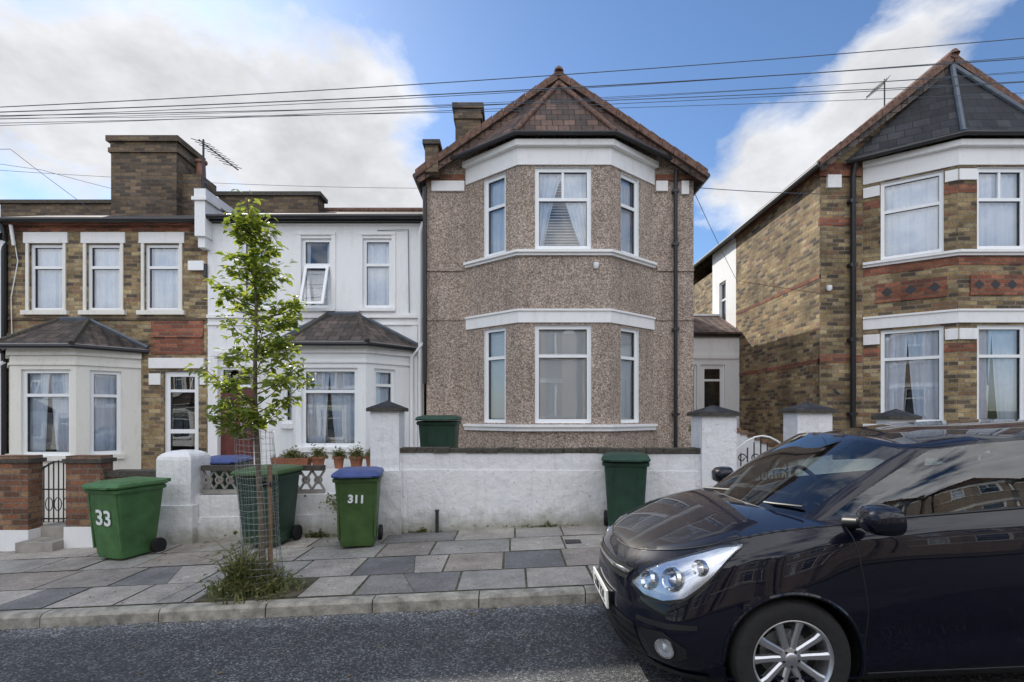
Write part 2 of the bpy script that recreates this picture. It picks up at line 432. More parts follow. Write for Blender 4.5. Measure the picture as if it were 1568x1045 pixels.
# ------------------------------------------------------------ gable-and-bay house
def bay_house(name,xl,xr,gx,cx,fh,oh,ze,zp,style,fwin,swin,ymain=9.9,bd=.8):
    # xl..xr house width, gx gable apex, cx bay centre
    E=empty(name); H=newH(); w=H['w'];t=H['t'];r=H['r'];p=H['p']
    WM=M_pebble if style=='pebble' else M_brick
    yb=17.0
    yf=ymain-bd
    pts=[(cx-oh,ymain),(cx-fh,yf),(cx+fh,yf),(cx+oh,ymain)]
    for a,b in ((xl,cx-oh),(cx+oh,xr)):
        wall(w,Frame((a,ymain),(b,ymain)),-.4,ze,[],WM)
    wall(w,Frame((xr,ymain),(xr,yb)),-.4,ze,[],WM)
    if style=='pebble':
        wall(w,Frame((xl,yb),(xl,ymain)),-.4,ze,[],WM)
    else:
        wall(w,Frame((xl,13.6),(xl,ymain)),-.4,ze,[],WM)
        fr=Frame((xl,15.2),(xl,13.6))
        wall(w,fr,-.4,ze-.1,[(.5,.95,3.9,5.3)],M_white)
        window(H,fr,.5,.95,3.9,5.3,transom=4.8)
        wall(w,Frame((xl,yb+2),(xl,15.2)),-.4,ze-.6,[],WM)
    w.face([(xl,yb,-.4),(xr,yb,-.4),(xr,yb,ze),(xl,yb,ze)],WM)
    w.face([(xl,ymain,ze),(xr,ymain,ze),(gx,ymain,zp-.1)],WM)
    w.face([(xl,yb,ze),(xr,yb,ze),(gx,yb,zp-.1)],WM)
    for i in range(3):
        fr=Frame(pts[i],pts[i+1])
        if i==1: a,b=fwin
        elif i==0: a,b=fr.L*swin[0],fr.L*swin[1]
        else: a,b=fr.L*(1-swin[1]),fr.L*(1-swin[0])
        o1=(a,b,1.47,3.18); o2=(a,b,4.50,5.93)
        wall(w,fr,-.4,6.3,[o1,o2],WM,rm=M_trim)
        sp=(style=='pebble')
        if i==1:
            window(H,fr,a,b,1.47,3.18,cols=1,transom=2.64,tcols=1,cur='blind' if sp else 'parted',fw=.07)
            window(H,fr,a,b,4.50,5.93,cols=1,transom=5.38,tcols=2,cur='swag' if sp else 'net',fw=.07)
        else:
            window(H,fr,a,b,1.47,3.18,transom=2.64,cur='blind' if sp else 'parted',fw=.06)
            window(H,fr,a,b,4.50,5.93,transom=5.38,cur='net',fw=.06)
    w.face([(x,y,6.3) for x,y in pts],M_dark)
    band(t,pts,4.385,4.43,.05,M_trim); band(t,pts,4.43,4.475,.09,M_trim)
    band(t,pts,1.33,1.40,.06,M_trim); band(t,pts,1.40,1.445,.10,M_trim)
    band(t,pts,3.22,3.42,.025,M_trim); band(t,pts,3.42,3.455,.05,M_trim)
    band(t,pts,5.96,6.26,.03,M_trim); band(t,pts,6.26,6.36,.12,M_trim)
    if style=='pebble':
        band(w,[(xl,ymain),(cx-oh-.06,ymain)],4.33,4.40,.03,M_pebble); band(w,[(cx+oh+.06,ymain),(xr,ymain)],4.33,4.40,.03,M_pebble)
        band(w,[(xl,ymain),(cx-oh-.06,ymain)],3.40,3.45,.02,M_pebble); band(w,[(cx+oh+.06,ymain),(xr,ymain)],3.40,3.45,.02,M_pebble)
        t.box(xl+.1,cx-oh-.04,ymain-.05,ymain+.02,5.84,6.03,M_trim); t.box(cx+oh+.04,xr-.5,ymain-.05,ymain+.02,5.84,6.03,M_trim)
        t.box(xr-.24,xr-.10,ymain-.05,ymain+.02,5.78,6.03,M_trim)
        w.box(xl-.02,cx-oh-.05,ymain-.035,ymain+.02,6.04,ze+.03,M_red); w.box(cx+oh+.05,xr+.02,ymain-.035,ymain+.02,6.04,ze+.03,M_red)
        w.box(xl+.02,xl+.26,ymain-.30,ymain+.3,6.08,6.58,M_brickd); w.box(xl-.02,xl+.30,ymain-.34,ymain+.34,6.58,6.66,M_coping)
    else:
        for i in range(3):
            fr=Frame(pts[i],pts[i+1])
            if i==1: a,b=fwin
            elif i==0: a,b=fr.L*swin[0],fr.L*swin[1]
            else: a,b=fr.L*(1-swin[1]),fr.L*(1-swin[0])
            for zz in (2.93,5.70):
                t.obox(fr,.005,a-.015,-.02,.035,zz,zz+.19,M_trim); t.obox(fr,b+.015,fr.L-.005,-.02,.035,zz,zz+.19,M_trim)
            for zz in (2.72,5.49):
                w.obox(fr,.004,a-.004,-.02,.006,zz,zz+.15,M_red); w.obox(fr,b+.004,fr.L-.004,-.02,.006,zz,zz+.15,M_red)
            w.obox(fr,.003,fr.L-.003,-.02,.008,4.23,4.383,M_red)
            w.obox(fr,.2,fr.L-.15,-.02,.025,3.70,4.05,M_red)
            n_=int((fr.L-.35)/.26)
            for k in range(n_):
                u=.2+(k+.5)*(fr.L-.35)/n_
                w.face([fr.P(u-.09,.028,3.88),fr.P(u,.028,3.79),fr.P(u+.09,.028,3.88),fr.P(u,.028,3.97)],M_dark)
            t.obox(fr,.003,fr.L-.003,-.02,.02,6.365,6.40,M_trim)
        for z0_ in (2.6,5.2):
            w.box(xl-.006,cx-oh-.02,ymain-.006,ymain+.05,z0_,z0_+.15,M_red)
        w.box(xl-.03,cx-oh-.05,ymain-.05,ymain+.05,6.12,ze,M_red)
        t.box(xl+.12,xl+.38,ymain-.06,ymain,5.9,6.14,M_trim)
        w.box(xl-.04,xl+.04,ymain+.05,13.6,ze-.16,ze-.02,M_red)
        w.box(xl-.006,xl+.02,ymain,13.59,4.2,4.28,M_red); w.box(xl-.006,xl+.02,ymain,13.59,2.6,2.68,M_red)
    ez=6.44
    ep=offset_poly([(cx-oh-.02,ymain),(cx-fh,yf),(cx+fh,yf),(cx+oh+.02,ymain)],.17)
    ap=V((gx,ymain-.24,zp-.13))
    BM=M_tiler if style=='pebble' else M_slate
    ev=[V((q.x,q.y,ez)) for q in ep]
    ev[0]=V((cx-oh-.40,ymain-.10,ez-.08)); ev[3]=V((min(cx+oh+.40,xr+.1),ymain-.10,ez-.08))
    for i in range(3): slab(r,[ev[i],ev[i+1],ap],.04,BM,M_trim)
    for q in ev[1:3]: r.tube([q+V((0,0,.02)),ap+V((0,-.02,.03))],.045,M_verge if style=='pebble' else M_lead,8)
    p.tube([e+V((0,-.03,-.02)) for e in ev],.042,M_black,8)
    yv=ymain-.28; ov=.16
    RM=M_tiler if style=='pebble' else M_tileb
    for s_ in (-1,1):
        hw=(xr-gx) if s_>0 else (gx-xl); sl=(zp-ze)/hw
        e=gx+s_*(hw+ov); zee=ze-ov*sl+.06
        slab(r,[(e,yv,zee),(gx,yv,zp+.06),(gx,yb+.2,zp+.06),(e,yb+.2,zee)],.09,RM,M_coping)
        n_=13
        for k in range(n_):
            t0,t1=k/n_,(k+.97)/n_
            q0=V((e+(gx-e)*t0,yv-.03,zee+(zp+.06-zee)*t0)); q1=V((e+(gx-e)*t1,yv-.03,zee+(zp+.06-zee)*t1))
            up=V((0,0,.055)); dn=V((0,0,-.10)); dy=V((0,.14,0))
            r.hexa([q0+dn,q1+dn,q1+dn+dy,q0+dn+dy,q0+up*.7,q1+up,q1+up+dy,q0+up*.7+dy] if s_<0 else [q1+dn,q0+dn,q0+dn+dy,q1+dn+dy,q1+up,q0+up*.7,q0+up*.7+dy,q1+up+dy],M_verge)
        slab(r,[(e,yv+.03,zee-.10),(gx,yv+.03,zp-.06),(gx,yv+.05,zp-.06),(e,yv+.05,zee-.10)],.10,RM)
        p.tube([(e,yv,zee-.06),(e,yb+.2,zee-.06)],.055,M_black,8)
    r.tube([(gx,yv-.05,zp+.08),(gx,yb+.2,zp+.08)],.085,M_verge,8)
    r.tube([(gx,yv-.03,zp+.08),(gx,yv-.03,zp+.16)],[.09,.04],M_verge,8)
    if style=='pebble':
        p.tube([(xr-.36,ymain-.12,6.2),(xr-.36,ymain-.07,6.0),(xr-.36,ymain-.07,.5)],.038,M_black)
        p.tube([(xl-.02,ymain-.07,5.9),(xl-.02,ymain-.07,2.2)],.04,M_black)
        for z in (1.6,3.2,4.8,5.8): p.box(xr-.42,xr-.30,ymain-.11,ymain-.0,z,z+.05,M_black)
        p.lathe([(0,.0),(.05,.0),(.05,-.06),(.03,-.10),(0,-.11)],(cx+.55,yf-.04,4.25),M_upvc,16,'z')
    else:
        p.tube([(xl+.58,ymain-.15,6.35),(xl+.58,ymain-.08,6.1),(xl+.58,ymain-.08,.6)],.05,M_black)
        for z in (1.6,3.0,4.4,5.6): p.box(xl+.51,xl+.65,ymain-.12,ymain,z,z+.06,M_black)
        p.tube([(xl+.25,ymain-.05,2.1),(xl+.25,ymain-.1,2.05),(xl+.3,ymain-.12,2.0)],.025,M_black)
        p.lathe([(0,.0),(.05,.0),(.05,-.06),(.03,-.10),(0,-.11)],(xl+.15,ymain-.05,4.05),M_upvc,16,'z')
    finishH(H,E)
    return E
house_c=bay_house('pebbledash_house',-1.62,3.44,.86,.91,.80,1.77,6.13,7.84,'pebble',(.29,1.27),(.36,.77))
mb=MB(); chimney(mb,-1.3,-.72,12.0,12.7,5.5,8.75,M_brickd,0); mb.box(-.68,-.44,12.0,12.6,6,8.35,M_brickd); mb.build('chimney_stack',house_c)
house_r=bay_house('brick_house',5.83,10.75,8.12,8.52,.75,1.87,6.36,8.16,'brick',(.33,1.2),(.2,.86))

E=empty('side_porch'); H=newH()
fr=Frame((3.44,13.4),(5.83,13.4))
wall(H['w'],fr,-.2,3.6,[(1.4,2.02,.5,2.9),(1.08,1.3,1.0,2.9)],M_white)
window(H,fr,1.4,2.02,.5,2.9,transom=2.5,cur='none',fw=.11); window(H,fr,1.08,1.3,1.0,2.9,cur='net')
band(H['t'],[(3.46,13.4),(5.81,13.4)],3.05,3.15,.04,M_trim); band(H['t'],[(3.46,13.4),(5.81,13.4)],3.60,3.68,.07,M_black)
slab(H['r'],[(3.45,13.25,3.71),(5.82,13.25,3.71),(5.82,14.7,4.4),(3.45,14.7,4.4)],.06,M_tiler)
H['w'].box(3.45,5.82,14.7,14.9,0,4.45,M_white)
finishH(H,E)

# ------------------------------------------------------------ terrace houses
def terrace_common(H,xl,xr,ze,ridge,style):
    w=H['w'];r=H['r'];p=H['p']
    y=10.2
    w.face([(xl,17,-.8),(xr,17,-.8),(xr,17,ze),(xl,17,ze)],M_brick)
    for x in (xl+.002,xr-.002):
        w.face([(x,y,-.8),(x,17,-.8),(x,17,ze),(x,12.7+.9,ridge-.05),(x,y,ze)],M_brickd)
    slab(r,[(xl,y-.16,ze+.03),(xr,y-.16,ze+.03),(xr,12.7,ridge),(xl,12.7,ridge)],.06,M_tileb,M_black)
    slab(r,[(xl,12.7,ridge),(xr,12.7,ridge),(xr,17.1,ze),(xl,17.1,ze)],.06,M_tileb,M_black)
    r.tube([(xl,12.7,ridge+.02),(xr,12.7,ridge+.02)],.08,M_verge,8)
    p.tube([(xl,y-.2,ze-.03),(xr,y-.2,ze-.03)],.05,M_black,8)
    r.box(xl+.01,xr-.01,y-.13,y-.003,ze-.09,ze-.02,M_black if style=='white' else M_red)
def bay_gf(H,pts,ztop,wm,trim,wz,fwin,sws,roofm,roof_top,base=-.7,cur=('net','net')):
    w=H['w'];t=H['t'];r=H['r'];p=H['p']
    y=pts[0][1]
    for i in range(3):
        fr=Frame(pts[i],pts[i+1])
        if i==1: a,b=fwin; z0,z1=wz[0]
        elif i==0: a,b=fr.L*(1-sws[1]),fr.L*(1-sws[0]); z0,z1=wz[1]
        else: a,b=fr.L*sws[0],fr.L*sws[1]; z0,z1=wz[1]
        wall(w,fr,base,ztop,[(a,b,z0,z1)],wm)
        window(H,fr,a,b,z0,z1,transom=z1-(z1-z0)*.3,cur=cur[0] if i==1 else cur[1],fw=.065)
        t.obox(fr,a-.05,b+.05,-.05,.06,z0-.09,z0-.003,trim)
    band(t,pts,ztop-.14,ztop-.02,.05,trim); band(t,pts,ztop-.32,ztop-.28,.03,trim)
    ep=offset_poly(pts,.2)
    e=[V((q.x,q.y,ztop+.05)) for q in ep]
    cx=(pts[1][0]+pts[2][0])/2; hwd=(pts[2][0]-pts[1][0])/2*.45
    a=V((cx-hwd,y+.0,roof_top)); b=V((cx+hwd,y+.0,roof_top))
    e[0].y=y; e[3].y=y
    slab(r,[e[0],e[1],a],.05,roofm,M_trim); slab(r,[e[1],e[2],b,a],.05,roofm,M_trim); slab(r,[e[2],e[3],b],.05,roofm,M_trim)
    r.tube([e[1],a],.05,M_coping,6); r.tube([e[2],b],.05,M_coping,6)
    r.tube([a+V((0,-.02,0)),b+V((0,-.02,0))],.05,M_lead,6)
    r.tube([e[0]+V((0,-.02,.03)),a+V((0,-.02,0))],.04,M_lead,6); r.tube([b+V((0,-.02,0)),e[3]+V((0,-.02,.03))],.04,M_lead,6)
    p.tube([q+V((0,0,-.05)) for q in e],.038,M_black,8)

def white_house(name):
    E=empty(name); H=newH(); w=H['w'];t=H['t'];r=H['r'];p=H['p'];f=H['f']
    xl,xr=-5.94,-1.72; y=10.2; ze=5.44
    fr=Frame((xl,y),(xr,y)); U=lambda x:x-xl
    wins=[(-5.28,-4.68),(-4.11,-3.52),(-2.91,-2.35)]
    ops=[(U(a),U(b),3.70,5.06) for a,b in wins]+[(U(-5.72),U(-5.02),.2,2.55)]
    wall(w,fr,-.8,ze,ops+[],M_white)
    for i,o in enumerate(ops[:3]):
        window(H,fr,*o,transom=4.55,cur=['net','sides','net'][i],fw=.06)
        t.obox(fr,o[0]-.08,o[0]-.003,-.02,.03,3.70,5.115,M_trim); t.obox(fr,o[1]+.003,o[1]+.08,-.02,.03,3.70,5.115,M_trim)
        t.obox(fr,o[0]-.08,o[1]+.08,-.02,.035,5.12,5.18,M_trim)
        t.obox(fr,o[0]-.08,o[1]+.08,-.04,.07,3.63,3.69,M_trim)
    o=ops[1]; a,b=o[0]+.06,o[1]-.06
    def q(u,s_,n=0): return fr.P(u,-.045+s_*.30,4.52-s_*.80)
    for (u0,u1,s0,s1) in ((a,a+.05,0,1),(b-.05,b,0,1),(a+.05,b-.05,0,.06),(a+.05,b-.05,.94,1)):
        pp=[q(u0,s1),q(u1,s1),q(u1,s0),q(u0,s0)]
        f.hexa([x for x in pp]+[x+fr.n.to_3d()*.045 for x in pp],M_upvc)
    H['g'].face([q(a,1),q(b,1),q(b,0),q(a,0)],M_glass)
    band(t,[(xl,y),(xr,y)],3.50,3.56,.05,M_trim); band(t,[(xl,y),(xr,y)],3.36,3.39,.03,M_trim)
    band(t,[(xl,y),(xr,y)],5.30,5.34,.03,M_trim)
    t.obox(fr,U(xr)-.22,U(xr)-.12,-.02,.03,.2,3.35,M_trim)
    o=ops[3]
    t.obox(fr,o[0]-.1,o[0]-.003,-.02,.05,.2,2.75,M_trim); t.obox(fr,o[1]+.003,o[1]+.1,-.02,.05,.2,2.75,M_trim); t.obox(fr,o[0]-.1,o[1]+.1,-.02,.06,2.755,2.85,M_trim)
    f.obox(fr,o[0],o[1],-.11,-.06,.2,2.15,M_door)
    for k in range(2):
        u=o[0]+.1+k*.29
        H['g'].obox(fr,u,u+.2,-.07,-.052,1.3,1.95,M_glass); f.obox(fr,u,u+.2,-.07,-.05,.45,1.1,M_door)
    window(H,fr,o[0],o[1],2.15,2.55,cur='none')
    pts=[(-4.62,y),(-3.93,9.5),(-2.66,9.5),(-1.95,y)]
    bay_gf(H,pts,2.88,M_white,M_trim,((1.03,2.47),(1.45,2.47)),(.1,1.12),(.17,.62),M_tileb,3.58,cur=('parted','net'))
    terrace_common(H,xl,xr,ze,6.55,'white')
    w.box(xl-.10,xl+.1,y-.26,12.9,ze-.42,ze+.25,M_white); w.box(xl-.14,xl+.14,y-.30,y+.2,ze+.253,ze+.32,M_trim)
    w.box(xl-.11,xl+.11,y-.26,12.9,ze+.323,ze+.48,M_white)
    w.box(xl-.07,xl+.06,y-.2,y+.1,ze-.62,ze-.423,M_white)
    w.box(xl-.85,xl+1.45,12.1,12.5,6.0,6.68,M_brickd); w.box(xl-.9,xl+1.52,12.05,12.55,6.68,6.77,M_coping)
    p.tube([(xr-.0,y-.1,ze-.1),(xr-.06,y-.07,ze-.3),(xr-.06,y-.07,.2)],.04,M_upvc)
    p.tube([(xr+.02,y-.1,3.0),(xr-.22,y-.07,2.75),(xr-.22,y-.07,.2)],.035,M_upvc)
    p.tube([(xr-.9,y-.03,5.2),(xr-.3,y-.03,5.22),(xr-.28,y-.03,3.6)],.008,M_cable,5)
    finishH(H,E)
    return E
def left_house(name):
    E=empty(name); H=newH(); w=H['w'];t=H['t'];r=H['r'];p=H['p']
    xl,xr=-9.95,-5.94; y=10.2; ze=5.38
    fr=Frame((xl,y),(xr,y)); U=lambda x:x-xl
    wins=[(-9.42,-8.76),(-8.30,-7.64),(-7.17,-6.49)]
    ops=[(U(a),U(b),3.65,4.95) for a,b in wins]; dr=(U(-6.80),U(-6.12),.0,2.46)
    wall(w,fr,-.8,ze,ops+[dr],M_brick)
    for o in ops:
        window(H,fr,*o,transom=4.5,cur='net',fw=.06)
        t.obox(fr,o[0]-.1,o[1]+.1,-.03,.03,4.96,5.17,M_trim)
        t.obox(fr,o[0]-.06,o[0]-.004,-.03,.025,3.65,4.955,M_cream); t.obox(fr,o[1]+.004,o[1]+.06,-.03,.025,3.65,4.955,M_cream)
        t.obox(fr,o[0]-.12,o[1]+.12,-.04,.07,3.56,3.645,M_cream)
    w.obox(fr,.0,fr.L,-.02,.012,5.2,5.3,M_red)
    w.obox(fr,U(-7.04),U(-6.02),-.02,.02,2.80,3.45,M_red)
    w.obox(fr,U(-7.04),U(-6.02),-.021,.05,3.12,3.2,M_red)
    band(w,[(-9.95,y),(-5.96,y)],3.46,3.50,.03,M_brickd)
    t.obox(fr,U(-7.07),U(-6.0),-.02,.045,2.52,2.72,M_trim)
    t.obox(fr,U(-7.07),U(-6.85),-.02,.035,2.2,2.42,M_trim); t.obox(fr,U(-6.08),U(-5.98),-.02,.035,2.2,2.42,M_trim)
    window(H,fr,*dr,transom=2.08,cur='none',fw=.1)
    H['f'].obox(fr,dr[0]+.1,dr[1]-.1,-.10,-.055,.1,.75,M_upvc); H['f'].obox(fr,dr[0]+.1,dr[1]-.1,-.10,-.05,1.25,1.33,M_upvc)
    pts=[(-9.82,y),(-9.13,9.5),(-7.93,9.5),(-7.24,y)]
    bay_gf(H,pts,2.84,M_cream,M_cream,((.87,2.44),(.87,2.44)),(.2,1.1),(.2,.68),M_tileb,3.48,cur=('parted','net'))
    terrace_common(H,xl,xr,ze,6.5,'brick')
    w.box(xl-1.9,xl+.75,12.1,12.5,5.9,6.50,M_brickd); w.box(xl-1.95,xl+.8,12.05,12.55,6.50,6.58,M_coping)
    p.tube([(xl+.1,y-.12,ze),(xl+.1,y-.07,ze-.25),(xl+.1,y-.07,0)],.045,M_black)
    p.tube([(xl+.28,y-.12,ze-.1),(xl+.28,y-.06,4.9)],.03,M_upvc)
    p.tube([(xl+.25,y-.03,5.1),(xl+.33,y-.03,4.6),(xl+.2,y-.03,3.9),(xl+.22,y-.03,3.0)],.008,M_upvc,5)
    w.obox(fr,U(-6.5)+.22,U(-6.5)+.52,0,.08,4.42,4.6,M_upvc)
    w.obox(fr,U(-6.5)+.5,U(-6.5)+.56,0,.06,4.3,4.55,M_black)
    finishH(H,E)
    mb=MB(); chimney(mb,-8.75,-7.32,11.4,12.3,5.2,7.68,M_brickd,0)
    mb.lathe([(.12,0),(.10,.05),(.09,.36),(.13,.39),(.13,.44),(.08,.44),(.08,.1)],(-7.08,11.9,6.95),M_terr,14,'z')
    mb.box(-7.32,-6.9,11.6,12.2,6.0,6.95,M_brickd)
    mb.build('chimney_stack',E)
    return E
house_w=white_house('white_house')
house_l=left_house('brick_house')
def dup(src,loc,rz=0):
    e=empty(src.name.split('.')[0],loc,(0,0,rz))
    for c in src.children:
        o=c.copy(); sc.collection.objects.link(o); o.parent=e
    return e
dup(house_l,(-8.12,0,-.36)); dup(house_w,(-8.12,0,-.36)); dup(house_l,(-16.24,0,-.72)); dup(house_w,(-16.24,0,-.72))
dup(house_r,(5.25,0,.23)); dup(house_c,(15.3,0,.65)); dup(house_r,(13.3,0,.6))
x=-24
for k in range(4):
    dup(house_l,(x-6,.6,gz(x)),math.pi); dup(house_w,(x-6,.6,gz(x)),math.pi); x+=4.0
for k,(cxx,src) in enumerate(((-4.6,house_c),(.9,house_c),(6.3,house_c),(11.6,house_c),(17.2,house_c),(22.6,house_c))):
    dup(src,(cxx+.91,.6,gz(cxx)),math.pi)

# ------------------------------------------------------------ ground, road, pavement
def asphalt(name,base=.05,scale=220):
    m,nt,b=newmat(name)
    tc=N(nt,'ShaderNodeTexCoord'); o=tc.outputs['Object']
    v=N(nt,'ShaderNodeTexVoronoi'); v.inputs['Scale'].default_value=scale*.4; L(nt,o,v.inputs['Vector'])
    sp=N(nt,'ShaderNodeSeparateColor'); L(nt,v.outputs['Color'],sp.inputs[0])
    rp=N(nt,'ShaderNodeValToRGB'); e=rp.color_ramp.elements
    e[0].position=.0; e[0].color=(base*.45,base*.48,base*.53,1); e[1].position=1; e[1].color=(base*3.6,base*3.6,base*3.6,1)
    k=e.new(.72); k.color=(base*1.1,base*1.15,base*1.24,1)
    L(nt,sp.outputs[0],rp.inputs[0])
    n1=maprange(nt,noise_(nt,o,1.2,6,.7),.3,.7,.65,1.3)
    n2=maprange(nt,noise_(nt,o,7,5,.75),.60,.72,1,2.0)
    s2=N(nt,'ShaderNodeSeparateXYZ'); L(nt,o,s2.inputs[0])
    ch=maprange(nt,math_(nt,'ADD',s2.outputs[1],math_(nt,'MULTIPLY',noise_(nt,o,6,4,.7),.25)),4.25,4.5,1,2.1)
    sc_=maprange(nt,noise_(nt,o,2.6,7,.8),.70,.74,1,4.2)
    kk=math_(nt,'MULTIPLY',math_(nt,'MULTIPLY',math_(nt,'MULTIPLY',n1,n2),ch),sc_)
    vm=N(nt,'ShaderNodeVectorMath',operation='SCALE'); L(nt,rp.outputs[0],vm.inputs[0]); L(nt,kk,vm.inputs['Scale'])
    L(nt,vm.outputs[0],b.inputs['Base Color']); b.inputs['Roughness'].default_value=.8
    bump(nt,b,v.outputs['Distance'],.007,.9)
    return m
M_asph=asphalt('asphalt',.062)
M_soil=simple('garden_soil',(.10,.09,.06),.95,var=.5)
M_grass=simple('grass_ground',(.07,.09,.035),.95,var=.5,scale=2)
def sheet(name,y0,y1,h,m,x0=-45,x1=45,flat=True):
    mb=MB()
    def q(a,b): mb.face([(a,y0,gz(a)+h),(b,y0,gz(b)+h),(b,y1,gz(b)+h),(a,y1,gz(a)+h)],m)
    if flat: q(-600,-45); q(45,600)
    q(x0,x1); return mb.build(name)
sheet('ground',-600,600,-.06,M_grass)
sheet('road',-4.2,4.40,0,M_asph,flat=True)
YK=4.40
def slabmat():
    m,nt,b=newmat('paving_stone')
    tc=N(nt,'ShaderNodeTexCoord'); o=tc.outputs['Object']; g=N(nt,'ShaderNodeNewGeometry')
    rp=N(nt,'ShaderNodeValToRGB'); e=rp.color_ramp.elements
    cols=[(0,(.14,.14,.142)),(.14,(.21,.202,.195)),(.38,(.30,.262,.225)),(.55,(.275,.268,.25)),(.75,(.335,.31,.28)),(.92,(.36,.33,.295)),(1,(.50,.46,.41))]
    while len(e)<len(cols): e.new(.5)
    for i,(p_,c) in enumerate(cols): e[i].position=p_; e[i].color=c4(c)
    L(nt,g.outputs['Random Per Island'],rp.inputs[0])
    n1=maprange(nt,noise_(nt,o,2.3,6,.7),.3,.7,.66,1.28); n2=maprange(nt,noise_(nt,o,60,3,.7),.3,.7,.74,1.26)
    n3=maprange(nt,noise_(nt,o,11,6,.75),.58,.68,1,1.5)
    n4=maprange(nt,noise_(nt,o,24,5,.8),.34,.42,.6,1)
    v=N(nt,'ShaderNodeTexVoronoi'); v.inputs['Scale'].default_value=3.2; L(nt,o,v.inputs['Vector'])
    n5=maprange(nt,v.outputs['Distance'],.055,.075,.6,1)
    kk=math_(nt,'MULTIPLY',math_(nt,'MULTIPLY',math_(nt,'MULTIPLY',math_(nt,'MULTIPLY',n1,n2),n3),n4),n5)
    vm=N(nt,'ShaderNodeVectorMath',operation='SCALE'); L(nt,rp.outputs[0],vm.inputs[0]); L(nt,kk,vm.inputs['Scale'])
    L(nt,vm.outputs[0],b.inputs['Base Color']); b.inputs['Roughness'].default_value=.85
    bump(nt,b,n2,.003)
    return m
M_slab=slabmat(); M_joint=simple('joint_dirt',(.10,.10,.065),.95,var=.6,scale=12)
mb=MB()
mb.sbox(-45,45,YK+.14,7.2,-.05,.10,M_joint)
mb.sbox(-45,45,-6.8,-4.2,-.05,.10,M_joint)
rng=random.Random(3)
ys=[YK+.155,5.13,5.78,6.40,7.02]
for a,b in zip(ys[:-1],ys[1:]):
    x=-24+rng.random()*.5
    while x<24:
        wd=rng.choice([.6,.75,.9,.9,.62]); x2=x+wd
        g_=.008; d=rng.uniform(-.0015,.003); t1=rng.uniform(-.002,.002)
        z=lambda X,k=0: gz(X)+.105+d+k
        j=lambda: rng.uniform(0,.006)
        P4=[(x+g_+j(),a+g_+j()),(x2-g_-j(),a+g_+j()),(x2-g_-j(),b-g_-j()),(x+g_+j(),b-g_-j())]
        if rng.random()<.15:
            c1=rng.uniform(.3,.7);c2=rng.uniform(.3,.7); A=(x+(x2-x)*c1,a+g_);B=(x+(x2-x)*c2,b-g_)
            for pl in ([P4[0],(A[0]-.004,A[1]),(B[0]-.004,B[1]),P4[3]],[(A[0]+.004,A[1]),P4[1],P4[2],(B[0]+.004,B[1])]):
                mb.face([(X,Y,z(X)) for X,Y in pl],M_slab)
        else: mb.face([(X,Y,z(X,t1*(i%2))) for i,(X,Y) in enumerate(P4)],M_slab)
        x=x2
mb.box(.62,.80,6.0,6.16,.12,.147,M_iron); mb.box(-6.9,-6.5,5.9,6.2,-.25,gz(-6.7)+.115,M_iron)
mb.build('pavement')
mb=MB(); x=-30
M_kerb=simple('granite_kerb',(.35,.33,.285),.85,var=.5,scale=9,bmp=.01)
while x<30:
    wd=rng.choice([.9,.92,1.0]); x2=x+wd
    h=.105+rng.uniform(-.002,.004); yy=rng.uniform(-.004,.004)
    a,b=gz(x+.005),gz(x2-.005)
    A,B=x+.005,x2-.005
    prof=[(YK+yy,-.06),(YK+yy+.008,h-.025),(YK+yy+.03,h),(YK+.135,h),(YK+.135,-.06)]
    R0=[(A,y_,a+z_) for y_,z_ in prof]; R1=[(B,y_,b+z_) for y_,z_ in prof]
    mb.loft([R0,R1],M_kerb)
    mb.sbox(A,B,-4.34,-4.2,-.06,.105,M_kerb)
    x=x2
mb.build('kerb')
mb=MB(); mb.sbox(-2.78,-1.88,YK+.16,5.10,.08,.116,M_soil); mb.build('tree_pit_soil')

# ------------------------------------------------------------ front gardens, walls, pillars
sheet('front_garden_paving',7.15,10.3,.06,M_conc,flat=False)
mb=MB(); mb.box(-1.7,2.7,7.24,9.95,.0,.55,M_conc); mb.box(2.9,5.8,7.4,14,.0,.5,M_conc); mb.box(-5.9,-5.0,8.6,10.2,-.3,.2,M_conc); mb.box(-6.9,-6.1,8.8,10.2,-.4,.0,M_conc); mb.build('raised_forecourt')
def pillar(name,x0,x1,y0,y1,h0,ztop,m,cap='pyramid',plinth=None):
    mb=MB(); cx,cy=(x0+x1)/2,(y0+y1)/2; zb=gz(cx)-.1
    mb.box(x0,x1,y0,y1,zb,ztop,m)
    if plinth: mb.box(x0-.015,x1+.015,y0-.015,y1+.015,zb,gz(cx)+.38,plinth)
    if cap=='pyramid':
        e=.045
        a=[(x0-e,y0-e),(x1+e,y0-e),(x1+e,y1+e),(x0-e,y1+e)]
        mb.box(x0-e,x1+e,y0-e,y1+e,ztop,ztop+.045,M_coping)
        for i in range(4):
            p_,q_=a[i],a[(i+1)%4]; mb.face([(p_[0],p_[1],ztop+.045),(q_[0],q_[1],ztop+.045),(cx,cy,ztop+.15)],M_slate)
    elif cap=='flat':
        mb.box(x0-.03,x1+.03,y0-.03,y1+.03,ztop,ztop+.05,M_coping); mb.box(x0-.0,x1+.0,y0-.0,y1+.0,ztop+.05,ztop+.09,m)
    elif cap=='round':
        rings=[]
        for k in range(6):
            s_=math.cos(k/5*math.pi/2*.93); zz=ztop+.12*math.sin(k/5*math.pi/2)
            w_=(x1-x0)/2*s_; d_=(y1-y0)/2*s_
            rings.append([(cx-w_,cy-d_,zz),(cx+w_,cy-d_,zz),(cx+w_,cy+d_,zz),(cx-w_,cy+d_,zz)])
        mb.loft(rings,m,False,True)
    return mb.build(name)
mb=MB()
